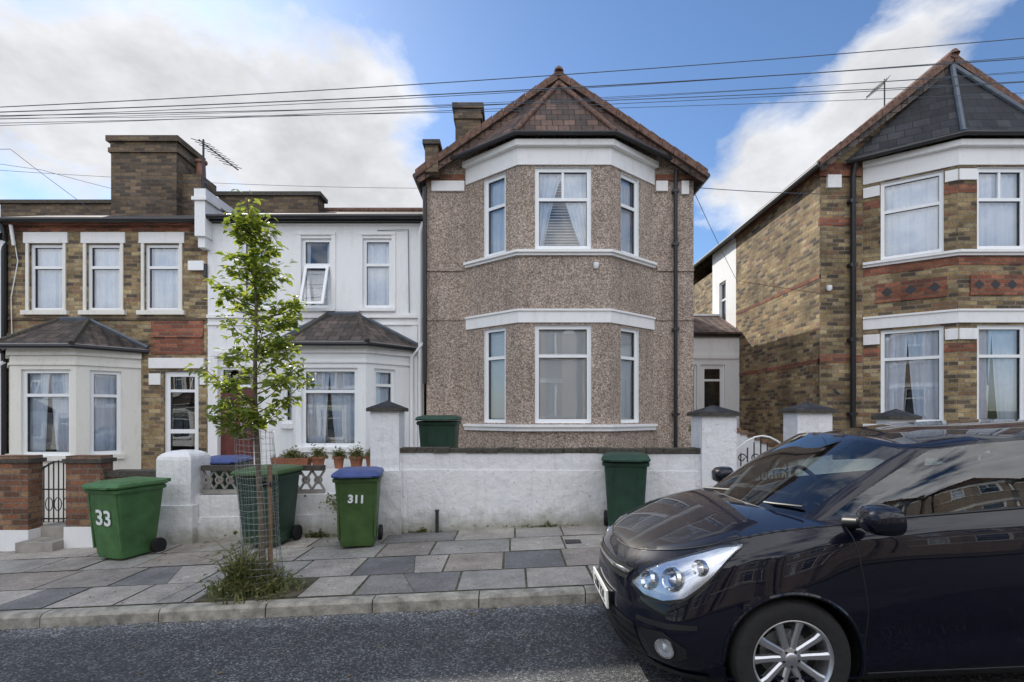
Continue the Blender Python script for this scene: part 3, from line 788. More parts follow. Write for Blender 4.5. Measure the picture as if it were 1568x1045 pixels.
mb.hexa([(-1.5,7.0,gz(-1.5)),(2.52,7.0,gz(2.5)),(2.52,7.2,gz(2.5)),(-1.5,7.2,gz(-1.5)),(-1.5,7.0,1.12),(2.52,7.0,1.09),(2.52,7.2,1.09),(-1.5,7.2,1.12)],M_whitewall)
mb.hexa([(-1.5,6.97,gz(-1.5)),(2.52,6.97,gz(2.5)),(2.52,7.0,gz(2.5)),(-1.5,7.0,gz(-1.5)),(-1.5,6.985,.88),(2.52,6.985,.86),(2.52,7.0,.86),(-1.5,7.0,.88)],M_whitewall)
rr=random.Random(5); x=-1.5
while x<2.5:
    x2=min(2.52,x+.22)
    mb.box(x+.003,x2-.003,6.97+rr.uniform(0,.02),7.22,1.10+rr.uniform(.0,.01),1.155+rr.uniform(0,.02),M_coping); x=x2
mb.build('white_garden_wall')
E=empty('gate_pillar')
pillar('shaft',-1.88,-1.5,6.93,7.3,0,1.66,M_whitewall).parent=E
mb=MB(); mb.sbox(-2.02,-1.46,6.88,6.96,.0,.95,M_whitewall); mb.build('plinth',E)
pillar('gate_pillar',2.52,2.98,6.93,7.35,0,1.60,M_whitewall)
pillar('gate_pillar',3.79,4.25,6.93,7.3,0,1.64,M_whitewall)
pillar('gate_pillar',5.02,5.36,6.93,7.2,0,1.55,M_white)
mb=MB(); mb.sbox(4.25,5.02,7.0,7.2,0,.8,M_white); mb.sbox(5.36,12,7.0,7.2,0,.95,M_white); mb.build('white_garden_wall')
mb=MB()
for k in range(8):
    x0=2.98+k*.1; h=1.40-.25*(k/7)**1.5
    mb.box(x0+.001,x0+.1,7.5,7.62,.3,h,M_white); mb.box(x0+.001,x0+.1,7.48,7.64,h,h+.06,M_wallred)
mb.build('stepped_garden_wall')
mb=MB()
for k in range(9):
    x=3.02+k*.09; mb.tube([(x,7.1,.25),(x,7.1,1.32-.3*abs(k-4)/4)],.009,M_iron,6)
mb.tube([(3.0+.1*k,7.1,1.05+.28*math.cos((k-4)/4*1.4)) for k in range(9)],.012,M_upvc,6)
mb.tube([(2.99,7.1,.45),(3.78,7.1,.45)],.012,M_iron,6)
for k in range(4):
    c=V((3.12+k*.18,7.09,.8)); mb.tube([c+V((.075*math.cos(a*.4),0,.075*math.sin(a*.4)))*(1-a*.03) for a in range(17)],.008,M_iron,5)
    c=V((3.12+k*.18,7.09,1.03)); mb.tube([c+V((.06*math.cos(a*.4),0,.06*math.sin(a*.4)))*(1-a*.03) for a in range(17)],.008,M_iron,5)
mb.build('iron_gate')
pillar('rounded_pillar',-4.70,-4.24,6.9,7.35,0,1.02,M_whitewall,'round')
mb=MB()
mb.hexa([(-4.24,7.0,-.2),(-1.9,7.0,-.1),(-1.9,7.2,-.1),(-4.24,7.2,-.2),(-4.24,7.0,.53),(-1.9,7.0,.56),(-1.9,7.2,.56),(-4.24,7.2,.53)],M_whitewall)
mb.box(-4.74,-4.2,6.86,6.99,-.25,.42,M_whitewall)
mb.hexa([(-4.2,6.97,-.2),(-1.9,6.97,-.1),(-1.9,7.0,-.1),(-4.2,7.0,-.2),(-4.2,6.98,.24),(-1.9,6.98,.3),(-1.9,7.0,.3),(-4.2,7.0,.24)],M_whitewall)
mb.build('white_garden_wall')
mb=MB()
for (xa,xb) in ((-4.2,-3.45),(-3.38,-2.55)):
    mb.box(xa,xb,7.05,7.15,.86,.93,M_coping); mb.box(xa,xb,7.06,7.14,.55,.60,M_conc)
    nx=int((xb-xa)/.15)
    for k in range(nx):
        x0=xa+(xb-xa)*k/nx; x1=xa+(xb-xa)*(k+1)/nx; c=(x0+x1)/2
        mb.tube([(x0,7.1,.60),(c,7.1,.73),(x1,7.1,.86)],.017,M_conc,5); mb.tube([(x1,7.1,.60),(c,7.1,.73),(x0,7.1,.86)],.017,M_conc,5)
        mb.lathe([(.035,-.02),(.055,-.02),(.055,.02),(.035,.02)],(c,7.1,.73),M_conc,12,'y')
mb.build('pierced_screen_wall')
pillar('brick_pillar',-6.95,-6.42,6.93,7.15,0,.98,M_wallred,'flat',M_white)
pillar('brick_pillar',-5.92,-5.46,6.93,7.15,0,.98,M_wallred,'flat',M_white)
mb=MB(); mb.box(-5.46,-4.72,7.03,7.22,-.3,.78,M_wallred); mb.box(-5.46,-4.72,7.0,7.25,.78,.86,M_coping)
mb.box(-12,-6.95,7.03,7.22,-.6,.72,M_wallred); mb.box(-12,-6.95,7.0,7.25,.72,.80,M_coping)
mb.build('brick_garden_wall')
mb=MB(); mb.box(-6.42,-5.94,6.75,7.1,-.4,-.04,M_conc); mb.box(-6.42,-5.94,7.1,7.5,-.4,.10,M_conc); mb.build('entrance_steps')
mb=MB()
for k in range(7):
    x=-6.38+k*.067; h=.92-.0*k+.08*math.sin(k/6*math.pi)
    mb.tube([(x,7.12,.15),(x,7.12,h)],.008,M_iron,6)
mb.tube([(-6.4,7.12,.2),(-5.96,7.12,.2)],.012,M_iron,6); mb.tube([(-6.4,7.12,.6),(-5.96,7.12,.6)],.01,M_iron,6)
mb.tube([(-6.4+.44*k/10,7.12,.88+.1*math.sin(k/10*math.pi)) for k in range(11)],.012,M_iron,6)
for k in range(3):
    c=V((-6.3+k*.12,7.11,.4)); mb.tube([c+V((.05*math.cos(a*.5),0,.09*math.sin(a*.5))) for a in range(14)],.006,M_iron,5)
mb.build('iron_gate')
mb=MB(); mb.box(-1.01,-.97,6.88,6.93,0,.34,M_iron); mb.box(-1.015,-.965,6.875,6.935,.34,.36,M_iron); mb.build('marker_post')

# ------------------------------------------------------------ wheelie bins
M_bing=simple('bin_plastic_green',(.055,.115,.03),.5,var=.35,scale=5)
M_bingl=simple('bin_plastic_bright',(.065,.165,.055),.5,var=.35,scale=5)
M_bind=simple('bin_plastic_dark',(.02,.06,.038),.5,var=.35,scale=5)
M_blue=simple('bin_lid_blue',(.06,.09,.26),.5,var=.3)
M_rub=simple('rubber',(.012,.012,.013),.7,var=.02)
def rrect(w,d,z,r=.04,yo=0,n=4):
    pts=[]
    for cx,cy,a0 in ((w/2-r,d/2-r,0),(-w/2+r,d/2-r,90),(-w/2+r,-d/2+r,180),(w/2-r,-d/2+r,270)):
        for k in range(n+1):
            a=math.radians(a0+90*k/n); pts.append((cx+r*math.cos(a),cy+r*math.sin(a)+yo,z))
    return pts
def bin_(x,y,z,rz,body,lid,num=None,h=1.0,sc_=1.0,tilt=0):
    E=empty('wheelie_bin',(x,y,z),(0,0,rz)); E.scale=(sc_,sc_,sc_)
    mb=MB()
    mb.loft([rrect(.42,.46,.03,.05),rrect(.44,.49,.10,.05),rrect(.50,.60,.62,.05,.0),rrect(.53,.64,.86,.05,.0)],body)
    mb.loft([rrect(.57,.68,.86,.05),rrect(.585,.695,.875,.05),rrect(.585,.695,.90,.05),rrect(.56,.67,.915,.05)],body)
    for xx in ((-.15,.15) if not num else (-.225,.225)): mb.hexa([(xx-.012,-.255,.15),(xx+.012,-.255,.15),(xx+.012,-.22,.15),(xx-.012,-.22,.15),(xx-.012,-.325,.84),(xx+.012,-.325,.84),(xx+.012,-.29,.84),(xx-.012,-.29,.84)],body)
    mb.build('body',E,True)
    mb=MB()
    mb.loft([rrect(.60,.74,.925,.06,-.01),rrect(.61,.75,.945,.06,-.01),rrect(.58,.70,.975,.06,0),rrect(.44,.52,1.0,.08,.03),rrect(.36,.42,1.0,.08,.03)],lid)
    mb.tube([(-.22,.42,.96),(.22,.42,.96)],.018,lid,8)
    for xx in (-.22,0,.22): mb.box(xx-.02,xx+.02,.33,.43,.93,.975,lid)
    mb.box(-.2,.2,-.42,-.37,.925,.945,lid)
    mb.build('lid',E,True)
    mb=MB()
    mb.lathe([(0,-.025),(.06,-.03),(.10,-.025),(.105,0),(.10,.025),(.06,.03),(0,.025)],(0,0,0),M_rub,24,'y')
    o=mb.build('wheel_1',E,True)
    o.data.transform(Matrix.Rotation(math.pi/2,4,'Z'))
    o.location=(.26,.23,.10)
    o2=o.copy(); sc.collection.objects.link(o2); o2.parent=E; o2.location=(-.26,.23,.10)
    if num:
        cu=bpy.data.curves.new('number','FONT'); cu.body=num; cu.size=.27 if len(num)<3 else .14; cu.extrude=.002; cu.align_x='CENTER'; cu.offset=.006
        t=bpy.data.objects.new('house_number',cu); sc.collection.objects.link(t); t.parent=E
        cu.materials.append(M_upvc)
        zz=.46 if len(num)<3 else .60
        t.location=(0,-(.2450+(zz-.10)*.0577/.52*1.0)-.012,zz); t.rotation_euler=(math.radians(90+6.0),math.radians(3),0)
    return E
g=lambda x:gz(x)+.108
bin_(-4.68,6.35,g(-4.68),math.radians(-16),M_bingl,M_bingl,'33',sc_=.93)
bin_(-1.88,6.42,g(-1.88),math.radians(10),M_bing,M_blue,'311',sc_=.93)
bin_(-3.08,6.62,g(-3.08)+.01,math.radians(-5),M_bind,M_bing,sc_=.98)
bin_(-4.25,7.75,.02,math.radians(10),M_bind,M_blue,sc_=.98)
bin_(1.43,6.58,g(1.43),math.radians(-12),M_bind,M_bind,sc_=.96)
bin_(-1.12,8.1,.56,math.radians(0),M_bind,M_bind,sc_=1.05)

# ------------------------------------------------------------ tree + guard + weeds
M_bark=simple('bark',(.16,.135,.10),.9,var=.5,scale=30,bmp=.01)
M_leaf=leafmat('tree_leaves',(.065,.115,.024),(.20,.255,.055))
M_weed=leafmat('weed_leaves',(.06,.09,.03),(.19,.19,.08),.3)
def leaf(mb,p,d,up,s,m):
    d=d.normalized(); side=d.cross(up)
    if side.length<1e-3: side=d.orthogonal()
    side.normalize(); nn=side.cross(d)
    w=.34*s; a=p; b=p+d*s*.45; c=p+d*s-nn*s*.12
    l=p+d*s*.4-side*w+nn*s*.12; r=p+d*s*.4+side*w+nn*s*.12
    l2=p+d*s*.75-side*w*.6+nn*s*.04; r2=p+d*s*.75+side*w*.6+nn*s*.04
    n0=len(mb.v)
    mb.v+=[a,l,l2,c,r2,r,b]; 
    for f in ((0,6,1),(1,6,2),(2,6,3),(0,5,6),(5,4,6),(4,3,6)):
        mb.f.append([n0+i for i in f]); mb.mi.append(mb.slot(m)); mb.uv.append([(0,0)]*3)
rt=random.Random(11)
E=empty('street_tree',(0,0,0))
TX,TY=-2.33,4.78
mb=MB(); lf=MB()
tr=[V((TX+.02*math.sin(k*.9)+.0*k,TY+.012*math.cos(k*1.3),.0+k*.3)) for k in range(13)]
for k in range(13): tr[k].x+= -.10*(k/12)**1.5+.03
mb.tube(tr,[.034-.0023*k for k in range(13)],M_bark,10)
def rndu():
    a=rt.uniform(0,2*math.pi); return V((math.cos(a),math.sin(a),0))
def leaves_on(p,q,n,rad,sz):
    for _ in range(n):
        t_=rt.uniform(.1,1.05); c=p.lerp(q,t_)
        d=rndu(); d.z=rt.uniform(-.5,.7)
        c=c+d.normalized()*rt.uniform(.0,rad)
        leaf(lf,c,V((d.x,d.y,rt.uniform(-.8,.35))),V((rt.uniform(-.5,.5),rt.uniform(-.5,.5),1)),rt.uniform(.55,1.15)*sz,M_leaf)
prof=[(1.55,.30),(1.75,.48),(2.0,.54),(2.35,.46),(2.5,.44),(2.7,.44),(2.85,.26),(3.05,.22),(3.3,.18),(3.5,.12)]
def crad(z):
    for (a,ra),(b,rb) in zip(prof[:-1],prof[1:]):
        if a<=z<=b: return ra+(rb-ra)*(z-a)/(b-a)
    return .12
nb=52
for i in range(nb):
    z0=1.38+(i/nb)**1.15*2.02+rt.uniform(-.04,.04)
    k=z0/.3; i0=min(11,int(k)); base=tr[i0].lerp(tr[i0+1],k-i0)
    d=rndu(); ln=crad(min(3.5,z0+.2))*rt.uniform(.55,1.0)
    tip=base+d*ln+V((0,0,ln*rt.uniform(.35,.9)))
    midp=base.lerp(tip,.5)+d*.03-V((0,0,.02))
    mb.tube([base,midp,tip],[.007,.0045,.002],M_bark,5)
    leaves_on(midp,tip,rt.randint(13,24),.10,.082)
    leaves_on(base,midp,rt.randint(8,12),.08,.078)
    for _ in range(2):
        s0=base.lerp(tip,rt.uniform(.35,.8)); dd=(d+rndu()*.9).normalized(); tp=s0+dd*rt.uniform(.08,.18)+V((0,0,rt.uniform(-.05,.14)))
        mb.tube([s0,tp],[.004,.0015],M_bark,4); leaves_on(s0,tp,rt.randint(8,15),.07,.08)
leaves_on(tr[11],tr[12]+V((0,0,.05)),40,.10,.07)
mb.build('trunk_and_limbs',E,True); lf.build('leaves',E)
E=empty('tree_guard')
mb=MB(); R=.165; z0,z1=.07,1.48
lean=lambda z:V((TX+.055-.06*(z-z0),TY,z))
nr=22
for k in range(nr):
    a=2*math.pi*k/nr
    mb.tube([lean(z)+V((math.cos(a)*(R+.010*math.sin(z*7+k*.5)),math.sin(a)*R,0)) for z in [z0+(z1-z0)*j/8 for j in range(9)]],.0014,M_metal,4,False)
z=z0
while z<z1:
    c=lean(z); mb.tube([c+V((math.cos(2*math.pi*k/20)*R,math.sin(2*math.pi*k/20)*R,.006*math.sin(k+z*20))) for k in range(21)],.0014,M_metal,4,False); z+=.058
mb.build('wire_mesh',E)
mb=MB(); mb.tube([(TX+.10,TY+.05,0),(TX+.09,TY+.05,1.15)],.022,simple('stake_wood',(.24,.15,.09),.9),8); mb.box(TX-.02,TX+.12,TY+.03,TY+.045,.95,1.0,M_rub); mb.build('stake',E)
def weeds(name,cx,cy,rx,ry,zb,n,hmax,seed,flower=None):
    r_=random.Random(seed); mb=MB()
    for _ in range(n):
        a=r_.uniform(0,6.28); q=abs(r_.gauss(0,.5)); q=min(q,1)
        p=V((cx+rx*q*math.cos(a),cy+ry*q*math.sin(a),zb))
        h=hmax*(1-q*.6)*r_.uniform(.3,1); d=V((r_.uniform(-.5,.5),r_.uniform(-.5,.5),1))
        if r_.random()<.45:
            w=r_.uniform(.003,.007); t=p+d*h; m_=p+d*h*.5+V((0,0,h*.1)); sd=V((w,r_.uniform(-w,w),0))
            t2=t+V((d.x*.5*h,d.y*.5*h,-h*.15))
            mb.face([p-sd,p+sd,m_+sd,m_-sd],M_weed); mb.face([m_-sd,m_+sd,t2],M_weed)
        else:
            k=r_.uniform(.2,1); leaf(mb,p+d*h*k,V((r_.uniform(-1,1),r_.uniform(-1,1),r_.uniform(-.2,.7))),V((0,0,1)),r_.uniform(.03,.065),M_weed)
    return mb.build(name)
weeds('weeds',TX+.0,TY-.03,.42,.30,.1+gz(TX)-.0,1400,.36,2)
weeds('weeds',TX-.12,TY-.05,.20,.18,.1+gz(TX),700,.66,3)
weeds('garden_shrub',2.85,8.0,.14,.12,1.35,260,.3,4); weeds('garden_shrub',1.95,9.0,.35,.12,.55,260,.35,5)
weeds('wall_weeds',-1.2,6.95,.35,.04,gz(-1.2)+.1,80,.07,6); weeds('wall_weeds',-2.6,6.93,.5,.05,gz(-2.6)+.1,160,.10,7)
weeds('wall_weeds',.5,6.95,1.3,.04,gz(.5)+.1,120,.05,8); weeds('wall_weeds',-5.2,6.98,.3,.05,gz(-5.2)+.1,160,.16,9)
rv=random.Random(17); mb=MB()
for k in range(420):
    x=rv.uniform(-1.45,2.4); leaf(mb,V((x,6.96+rv.uniform(-.02,.2),1.16+rv.uniform(-.03,.03)-.03*abs(math.sin(x*3)))),V((rv.uniform(-1,1),rv.uniform(-.8,.2),rv.uniform(-.5,.3))),V((0,0,1)),rv.uniform(.015,.035),M_weed)
for k in range(200):
    x=-2.25+rv.gauss(0,.12); leaf(mb,V((x,6.95+rv.uniform(-.02,.03),.56-abs(rv.gauss(0,.13)))),V((rv.uniform(-1,1),rv.uniform(-.8,0),rv.uniform(-.7,.3))),V((0,-1,.3)),rv.uniform(.02,.045),M_weed)
mb.build('creeping_plant')
M_litter=leafmat('leaf_litter',(.10,.07,.03),(.22,.18,.07),.1)
mb=MB()
for k in range(420):
    q=rv.random()
    if q<.45: x=rv.uniform(-7,3.5); y=4.38-abs(rv.gauss(0,.07)); zb=gz(x)+.006
    elif q<.8: x=rv.gauss(TX,1.1); y=rv.uniform(4.6,6.9); zb=gz(x)+.116
    else: x=rv.uniform(-6,3); y=rv.uniform(2.4,4.3); zb=gz(x)+.006
    leaf(mb,V((x,y,zb)),V((rv.uniform(-1,1),rv.uniform(-1,1),rv.uniform(0,.25))),V((0,0,1)),rv.uniform(.012,.04),M_litter)
mb.build('fallen_leaves')

M_pot=simple('terracotta_pot',(.35,.14,.08),.8)
for i,(x,y,z,s_) in enumerate(((-3.3,8.9,.70,1),(-2.95,8.9,.70,.8),(-2.65,8.9,.70,1),(-2.4,8.9,.70,.8))):
    E=empty('potted_plant',(x,y,z))
    mb=MB(); mb.lathe([(0,0),(.08*s_,0),(.11*s_,.17),(.125*s_,.17),(.125*s_,.21),(.10*s_,.21),(.10*s_,.15),(0,.15)],(0,0,0),M_pot,20,'z'); mb.build('pot',E,True)
    o=weeds('foliage',0,0,.16*s_,.16*s_,.16,260,.32*s_,20+i); o.parent=E
E=empty('flower_trough',(-3.75,8.9,.70)); mb=MB(); mb.hexa([(-.28,-.09,0),(.28,-.09,0),(.28,.09,0),(-.28,.09,0),(-.32,-.12,.18),(.32,-.12,.18),(.32,.12,.18),(-.32,.12,.18)],M_pot); mb.build('trough',E)
o=weeds('foliage',0,0,.34,.12,.16,420,.24,31); o.parent=E
mb=MB(); mb.box(-4.1,-2.2,8.78,9.05,-.3,.70,M_white); mb.build('low_shelf_wall')
# ------------------------------------------------------------ cables and aerials
def wire(name,pts,r=.006):
    mb=MB(); out=[]
    pts=[V(p) for p in pts]
    for a,b in zip(pts[:-1],pts[1:]):
        for k in range(20):
            t=k/20; q=a.lerp(b,t); q.z-=.0075*(b-a).length*4*t*(1-t); out.append(q)
    out.append(pts[-1]); mb.tube(out,r,M_cable,5,False); return mb.build(name)
for (za,zb,d,rad) in ((6.30,8.10,8.2,.007),(6.36,7.95,8.5,.005),(6.15,7.60,8.0,.008),(6.05,7.05,7.8,.006),(6.20,7.35,8.3,.005),(6.0,7.45,8.1,.004),(6.42,7.7,8.6,.004),(6.1,6.9,7.9,.004)):
    wire('overhead_cable',[(-11.5,d,za),(11.5,d+.4,zb)],rad)
wire('overhead_cable',[(-12.8,9,6.2),(-9.6,10,6.7),(-8,10.0,5.5)],.005)
wire('overhead_cable',[(-12.8,9,6.6),(-9.0,10,6.3),(-6.2,10.0,5.6)],.004)
wire('overhead_cable',[(3.44,9.85,5.9),(5.83,9.9,5.8)],.007); wire('overhead_cable',[(3.44,9.85,5.8),(5.8,13.5,5.1)],.006)
wire('overhead_cable',[(-12,8.5,5.9),(-8.2,10.5,6.4),(-1.68,10,5.95)],.004)
def aerial(x,y,z0,z1,s=1,rz=0):
    mb=MB(); mb.tube([(0,0,0),(0,0,z1-z0)],.022*s,M_iron,6)
    zt=z1-z0-.1
    mb.tube([(-.1*s,0,zt+.1),(.75*s,.0,zt-.55*s)],.015*s,M_iron,5)
    for k in range(9):
        c=V(((-.05+.085*k)*s,0,zt+.06-.066*k*s)); mb.tube([c+V((-.08,-.22,-.05))*s,c+V((.08,.22,.05))*s],.008*s,M_iron,4)
    o=mb.build('tv_aerial'); o.location=(x,y,z0); o.rotation_euler=(0,0,rz); return o
aerial(-6.32,10.7,5.4,7.25,.95)
aerial(8.2,11.5,7.9,9.0,.7,math.pi+.3)

# ------------------------------------------------------------ the car
def carpaint():
    m,nt,b=newmat('navy_car_paint')
    b.inputs['Base Color'].default_value=(.002,.0028,.010,1)
    b.inputs['Metallic'].default_value=0; b.inputs['Roughness'].default_value=.4
    b.inputs['Specular IOR Level'].default_value=.1
    b.inputs['Coat Weight'].default_value=1; b.inputs['Coat Roughness'].default_value=.012; b.inputs['Coat IOR'].default_value=1.43
    return m
M_paint=carpaint()
M_cglass=glassmat('car_glass',(.60,.66,.64),.05,0)
M_cblack=simple('car_black_plastic',(.012,.012,.013),.45,var=.02)
M_chrome=simple('chrome',(.75,.76,.78),.12,metal=1,var=.05)
M_alloy=simple('alloy_silver',(.58,.59,.61),.28,metal=.85,var=.06)
M_tyre=simple('tyre',(.02,.02,.021),.8,var=.3,scale=30)
M_seat=simple('seat_fabric',(.09,.09,.095),.9,var=.03)
M_dash=simple('dashboard',(.16,.16,.16),.7,var=.03)
M_lamp=simple('lamp_reflector',(.72,.75,.80),.18,metal=.75,var=.1)
M_lens=glassmat('lamp_lens',(.97,.98,1),.10,0)
M_plate=simple('number_plate',(.8,.8,.78),.4,var=.03)
TB=[
 [(.10,0,.17),(.03,0,.25),(.0,0,.38),(.0,0,.50),(.02,0,.62),(.05,0,.70),(.11,0,.775)],
 [(.12,.3,.17),(.05,.30,.25),(.02,.30,.38),(.02,.30,.50),(.04,.30,.62),(.075,.30,.71),(.14,.29,.787)],
 [(.20,.52,.17),(.12,.53,.25),(.085,.54,.38),(.09,.54,.50),(.12,.53,.62),(.17,.52,.73),(.25,.50,.82)],
 [(.34,.70,.17),(.26,.72,.25),(.23,.74,.38),(.24,.735,.50),(.28,.72,.63),(.34,.69,.76),(.43,.64,.865)],
 [(.52,.78,.17),(.48,.81,.25),(.47,.825,.38),(.48,.825,.50),(.51,.812,.65),(.55,.78,.81),(.62,.705,.918)],
 [(.82,.80,.17),(.82,.84,.25),(.82,.862,.40),(.82,.867,.55),(.82,.855,.71),(.82,.815,.865),(.84,.735,.956)],
 [(1.2,.78,.17),(1.2,.835,.25),(1.2,.842,.40),(1.2,.855,.55),(1.2,.852,.72),(1.2,.828,.90),(1.2,.77,.985)],
 [(1.9,.78,.17),(1.9,.835,.25),(1.9,.838,.40),(1.9,.855,.55),(1.9,.862,.72),(1.9,.84,.92),(1.9,.79,1.015)],
 [(2.6,.78,.17),(2.6,.835,.25),(2.6,.840,.40),(2.6,.857,.55),(2.6,.865,.72),(2.6,.845,.94),(2.6,.785,1.045)],
 [(3.33,.80,.17),(3.33,.84,.25),(3.33,.862,.40),(3.33,.868,.55),(3.33,.862,.74),(3.33,.835,.96),(3.33,.75,1.085)],
 [(3.72,.70,.20),(3.76,.74,.28),(3.78,.76,.42),(3.78,.76,.55),(3.77,.75,.74),(3.74,.73,.95),(3.70,.66,1.10)],
 [(3.88,.46,.22),(3.92,.48,.30),(3.95,.50,.42),(3.95,.50,.55),(3.93,.50,.74),(3.90,.49,.95),(3.85,.45,1.11)],
 [(3.93,0,.22),(3.97,0,.30),(4.0,0,.42),(4.0,0,.55),(3.98,0,.74),(3.94,0,.95),(3.88,0,1.12)]]
TB=[[V(p) for p in r] for r in TB]
def mir(p): return V((p.x,-p.y,p.z))
def interp(P,K,t,ghost):
    n=len(P)
    i=max(0,min(n-2,max(j for j in range(n) if K[j]<=t+1e-9) if t>=K[0] else 0))
    def get(j):
        if j<0: return (mir(P[1]),2*K[0]-K[1]) if ghost else (2*P[0]-P[1],2*K[0]-K[1])
        if j>=n: return (mir(P[n-2]),2*K[n-1]-K[n-2]) if ghost else (2*P[n-1]-P[n-2],2*K[n-1]-K[n-2])
        return P[j],K[j]
    p0,k0=get(i-1);p1,k1=get(i);p2,k2=get(i+1);p3,k3=get(i+2)
    h=k2-k1; m1=(p2-p0)/(k2-k0)*h; m2=(p3-p1)/(k3-k1)*h
    u=(t-k1)/h; u2=u*u;u3=u2*u
    return p1*(2*u3-3*u2+1)+m1*(u3-2*u2+u)+p2*(-2*u3+3*u2)+m2*(u3-u2)
def knots(P):
    K=[0]
    for a,b in zip(P[:-1],P[1:]): K.append(K[-1]+(b-a).length)
    return K
LEV=[[TB[s][k] for s in range(13)] for k in range(7)]
LK=[knots(l) for l in LEV]
UK=list(range(7))
def bodyc(s,k):
    sg=1
    if s<0: s=-s; sg=-1
    s=min(s,12); i=min(11,int(s)); f=s-i
    col=[interp(LEV[j],LK[j],LK[j][i]+(LK[j][i+1]-LK[j][i])*f,True) for j in range(7)]
    p=interp(col,UK,max(0,min(6,k)),False)
    return p if sg>0 else mir(p)
def bnorm(s,k):
    e=.03; a=bodyc(s+e,k)-bodyc(s-e,k); kk=min(max(k,e),6-e); b=bodyc(s,kk+e)-bodyc(s,kk-e)
    n=a.cross(b).normalized()
    p=bodyc(s,k)
    if n.dot(V((p.x-2,p.y,p.z-.5)))<0: n=-n
    return n
CAR=empty('parked_car',(.63,3.50,gz(.63)-.01),(0,-math.atan(G),0))
WR=.31; WX=(.82,3.33); AR=.352
mb=MB()
seg=[]; 
for i in range(12):
    n_={0:6,1:6,2:8,3:8,4:12,5:12,6:10,7:10,8:14,9:10,10:6,11:6}[i]
    seg+= [i+j/n_ for j in range(n_)]
seg.append(12)
ks=[j/6 for j in range(37)]
grid=[[bodyc(s,k) for k in ks] for s in seg]
lips={}
for side in (1,-1):
    G2=[[p.copy() for p in r] for r in grid]
    inside=[[False]*len(ks) for _ in seg]
    lip={0:[],1:[]}
    for i in range(len(seg)):
        for j in range(len(ks)):
            p=G2[i][j]
            if p.y<.6: continue
            for w_i,wx in enumerate(WX):
                d=math.hypot(p.x-wx,p.z-WR)
                if d<AR: inside[i][j]=w_i+1
    dele=set()
    for i in range(len(seg)-1):
        for j in range(len(ks)-1):
            if all(inside[a][b] for a in (i,i+1) for b in (j,j+1)): dele.add((i,j))
    moved=set()
    for i in range(len(seg)-1):
        for j in range(len(ks)-1):
            if (i,j) in dele: continue
            for a in (i,i+1):
                for b in (j,j+1):
                    if inside[a][b] and (a,b) not in moved:
                        p=G2[a][b]; w_i=inside[a][b]-1; wx=WX[w_i]
                        d=V((p.x-wx,0,p.z-WR)); 
                        if d.length<1e-4: d=V((0,0,1))
                        d=d.normalized()*AR; p.x=wx+d.x; p.z=WR+d.z; moved.add((a,b)); lip[w_i].append(p.copy())
    for i in range(len(seg)-1):
        for j in range(len(ks)-1):
            if (i,j) in dele: continue
            q=[G2[i][j],G2[i+1][j],G2[i+1][j+1],G2[i][j+1]]
            if side<0: q=[mir(p) for p in q][::-1]
            mb.face(q,M_cblack if ks[j]<.5 else M_paint)
    lips[side]=lip
def cap(rows,crown,m,nn=16):
    prev=None
    for P_,c in zip(rows,crown):
        row=[]
        for k in range(nn+1):
            y=-P_.y+2*P_.y*k/nn; t=(y/P_.y)**2 if P_.y>1e-6 else 0
            row.append(V((P_.x,y,P_.z+c*(1-t**1.2))))
        if prev:
            for k in range(nn): mb.face([prev[k],row[k],row[k+1],prev[k+1]],m)
        prev=row
hs=[i*.125 for i in range(0,49)]
rows=[bodyc(s,6) for s in hs]
cr=[.060*min(1,max(0,(p.x-.11)/.35))**.6 for p in rows]
cap(rows,cr,M_paint)
rows=[bodyc(s,6) for s in [9+i*.2 for i in range(16)]]
cap(rows,[.01]*16,M_paint)
for a,b in zip(seg[:-1],seg[1:]):
    p=bodyc(a,0);q=bodyc(b,0); mb.face([p,q,mir(q),mir(p)],M_cblack)
body=mb.build('body_shell',CAR,True,40)
mb=MB()
for side,lip in lips.items():
    for w_i in (0,1):
        wx=WX[w_i]
        pts=sorted(lip[w_i],key=lambda p:math.atan2(p.z-WR,p.x-wx))
        pts=[p for p in pts if p.z>.19]
        P_=[]
        for p in pts:
            if not P_ or (p-P_[-1]).length>.03: P_.append(p)
        if side<0: P_=[mir(p) for p in P_]
        mb.tube(P_,.011,M_paint,6)
        n=28
        for k in range(n):
            a0=math.radians(-25+230*k/n); a1=math.radians(-25+230*(k+1)/n)
            q=lambda a,y:V((wx+math.cos(a)*(AR-.002),side*y,WR+math.sin(a)*(AR-.002)))
            mb.face([q(a0,.5),q(a1,.5),q(a1,.83),q(a0,.83)],M_cblack)
        mb.face([V((wx+math.cos(math.radians(-25+230*k/n))*AR,side*.5,WR+math.sin(math.radians(-25+230*k/n))*AR)) for k in range(n+1)],M_cblack)
mb.build('wheel_arches',CAR,True)
GB=[(.84,0,1.005),(.87,.35,.998),(.975,.63,.970),(1.06,.705,.970),(1.55,.765,.998),(2.45,.780,1.036),(2.55,.780,1.040),(2.95,.765,1.058),(3.3,.73,1.085),(3.72,.58,1.11),(3.86,0,1.12)]
GT=[(1.54,0,1.405),(1.56,.34,1.398),(1.65,.585,1.356),(1.76,.625,1.352),(2.05,.645,1.378),(2.55,.655,1.390),(2.65,.655,1.389),(2.95,.64,1.372),(3.15,.61,1.345),(3.48,.48,1.30),(3.60,0,1.32)]
GB=[V(p) for p in GB];GT=[V(p) for p in GT]; GK=knots(GB)
kind=['W','W','P','S','S','P','S','S','P','R']
mb=MB(); gl=MB()
tl=[0,.035,.2,.4,.6,.8,.945,1.0]
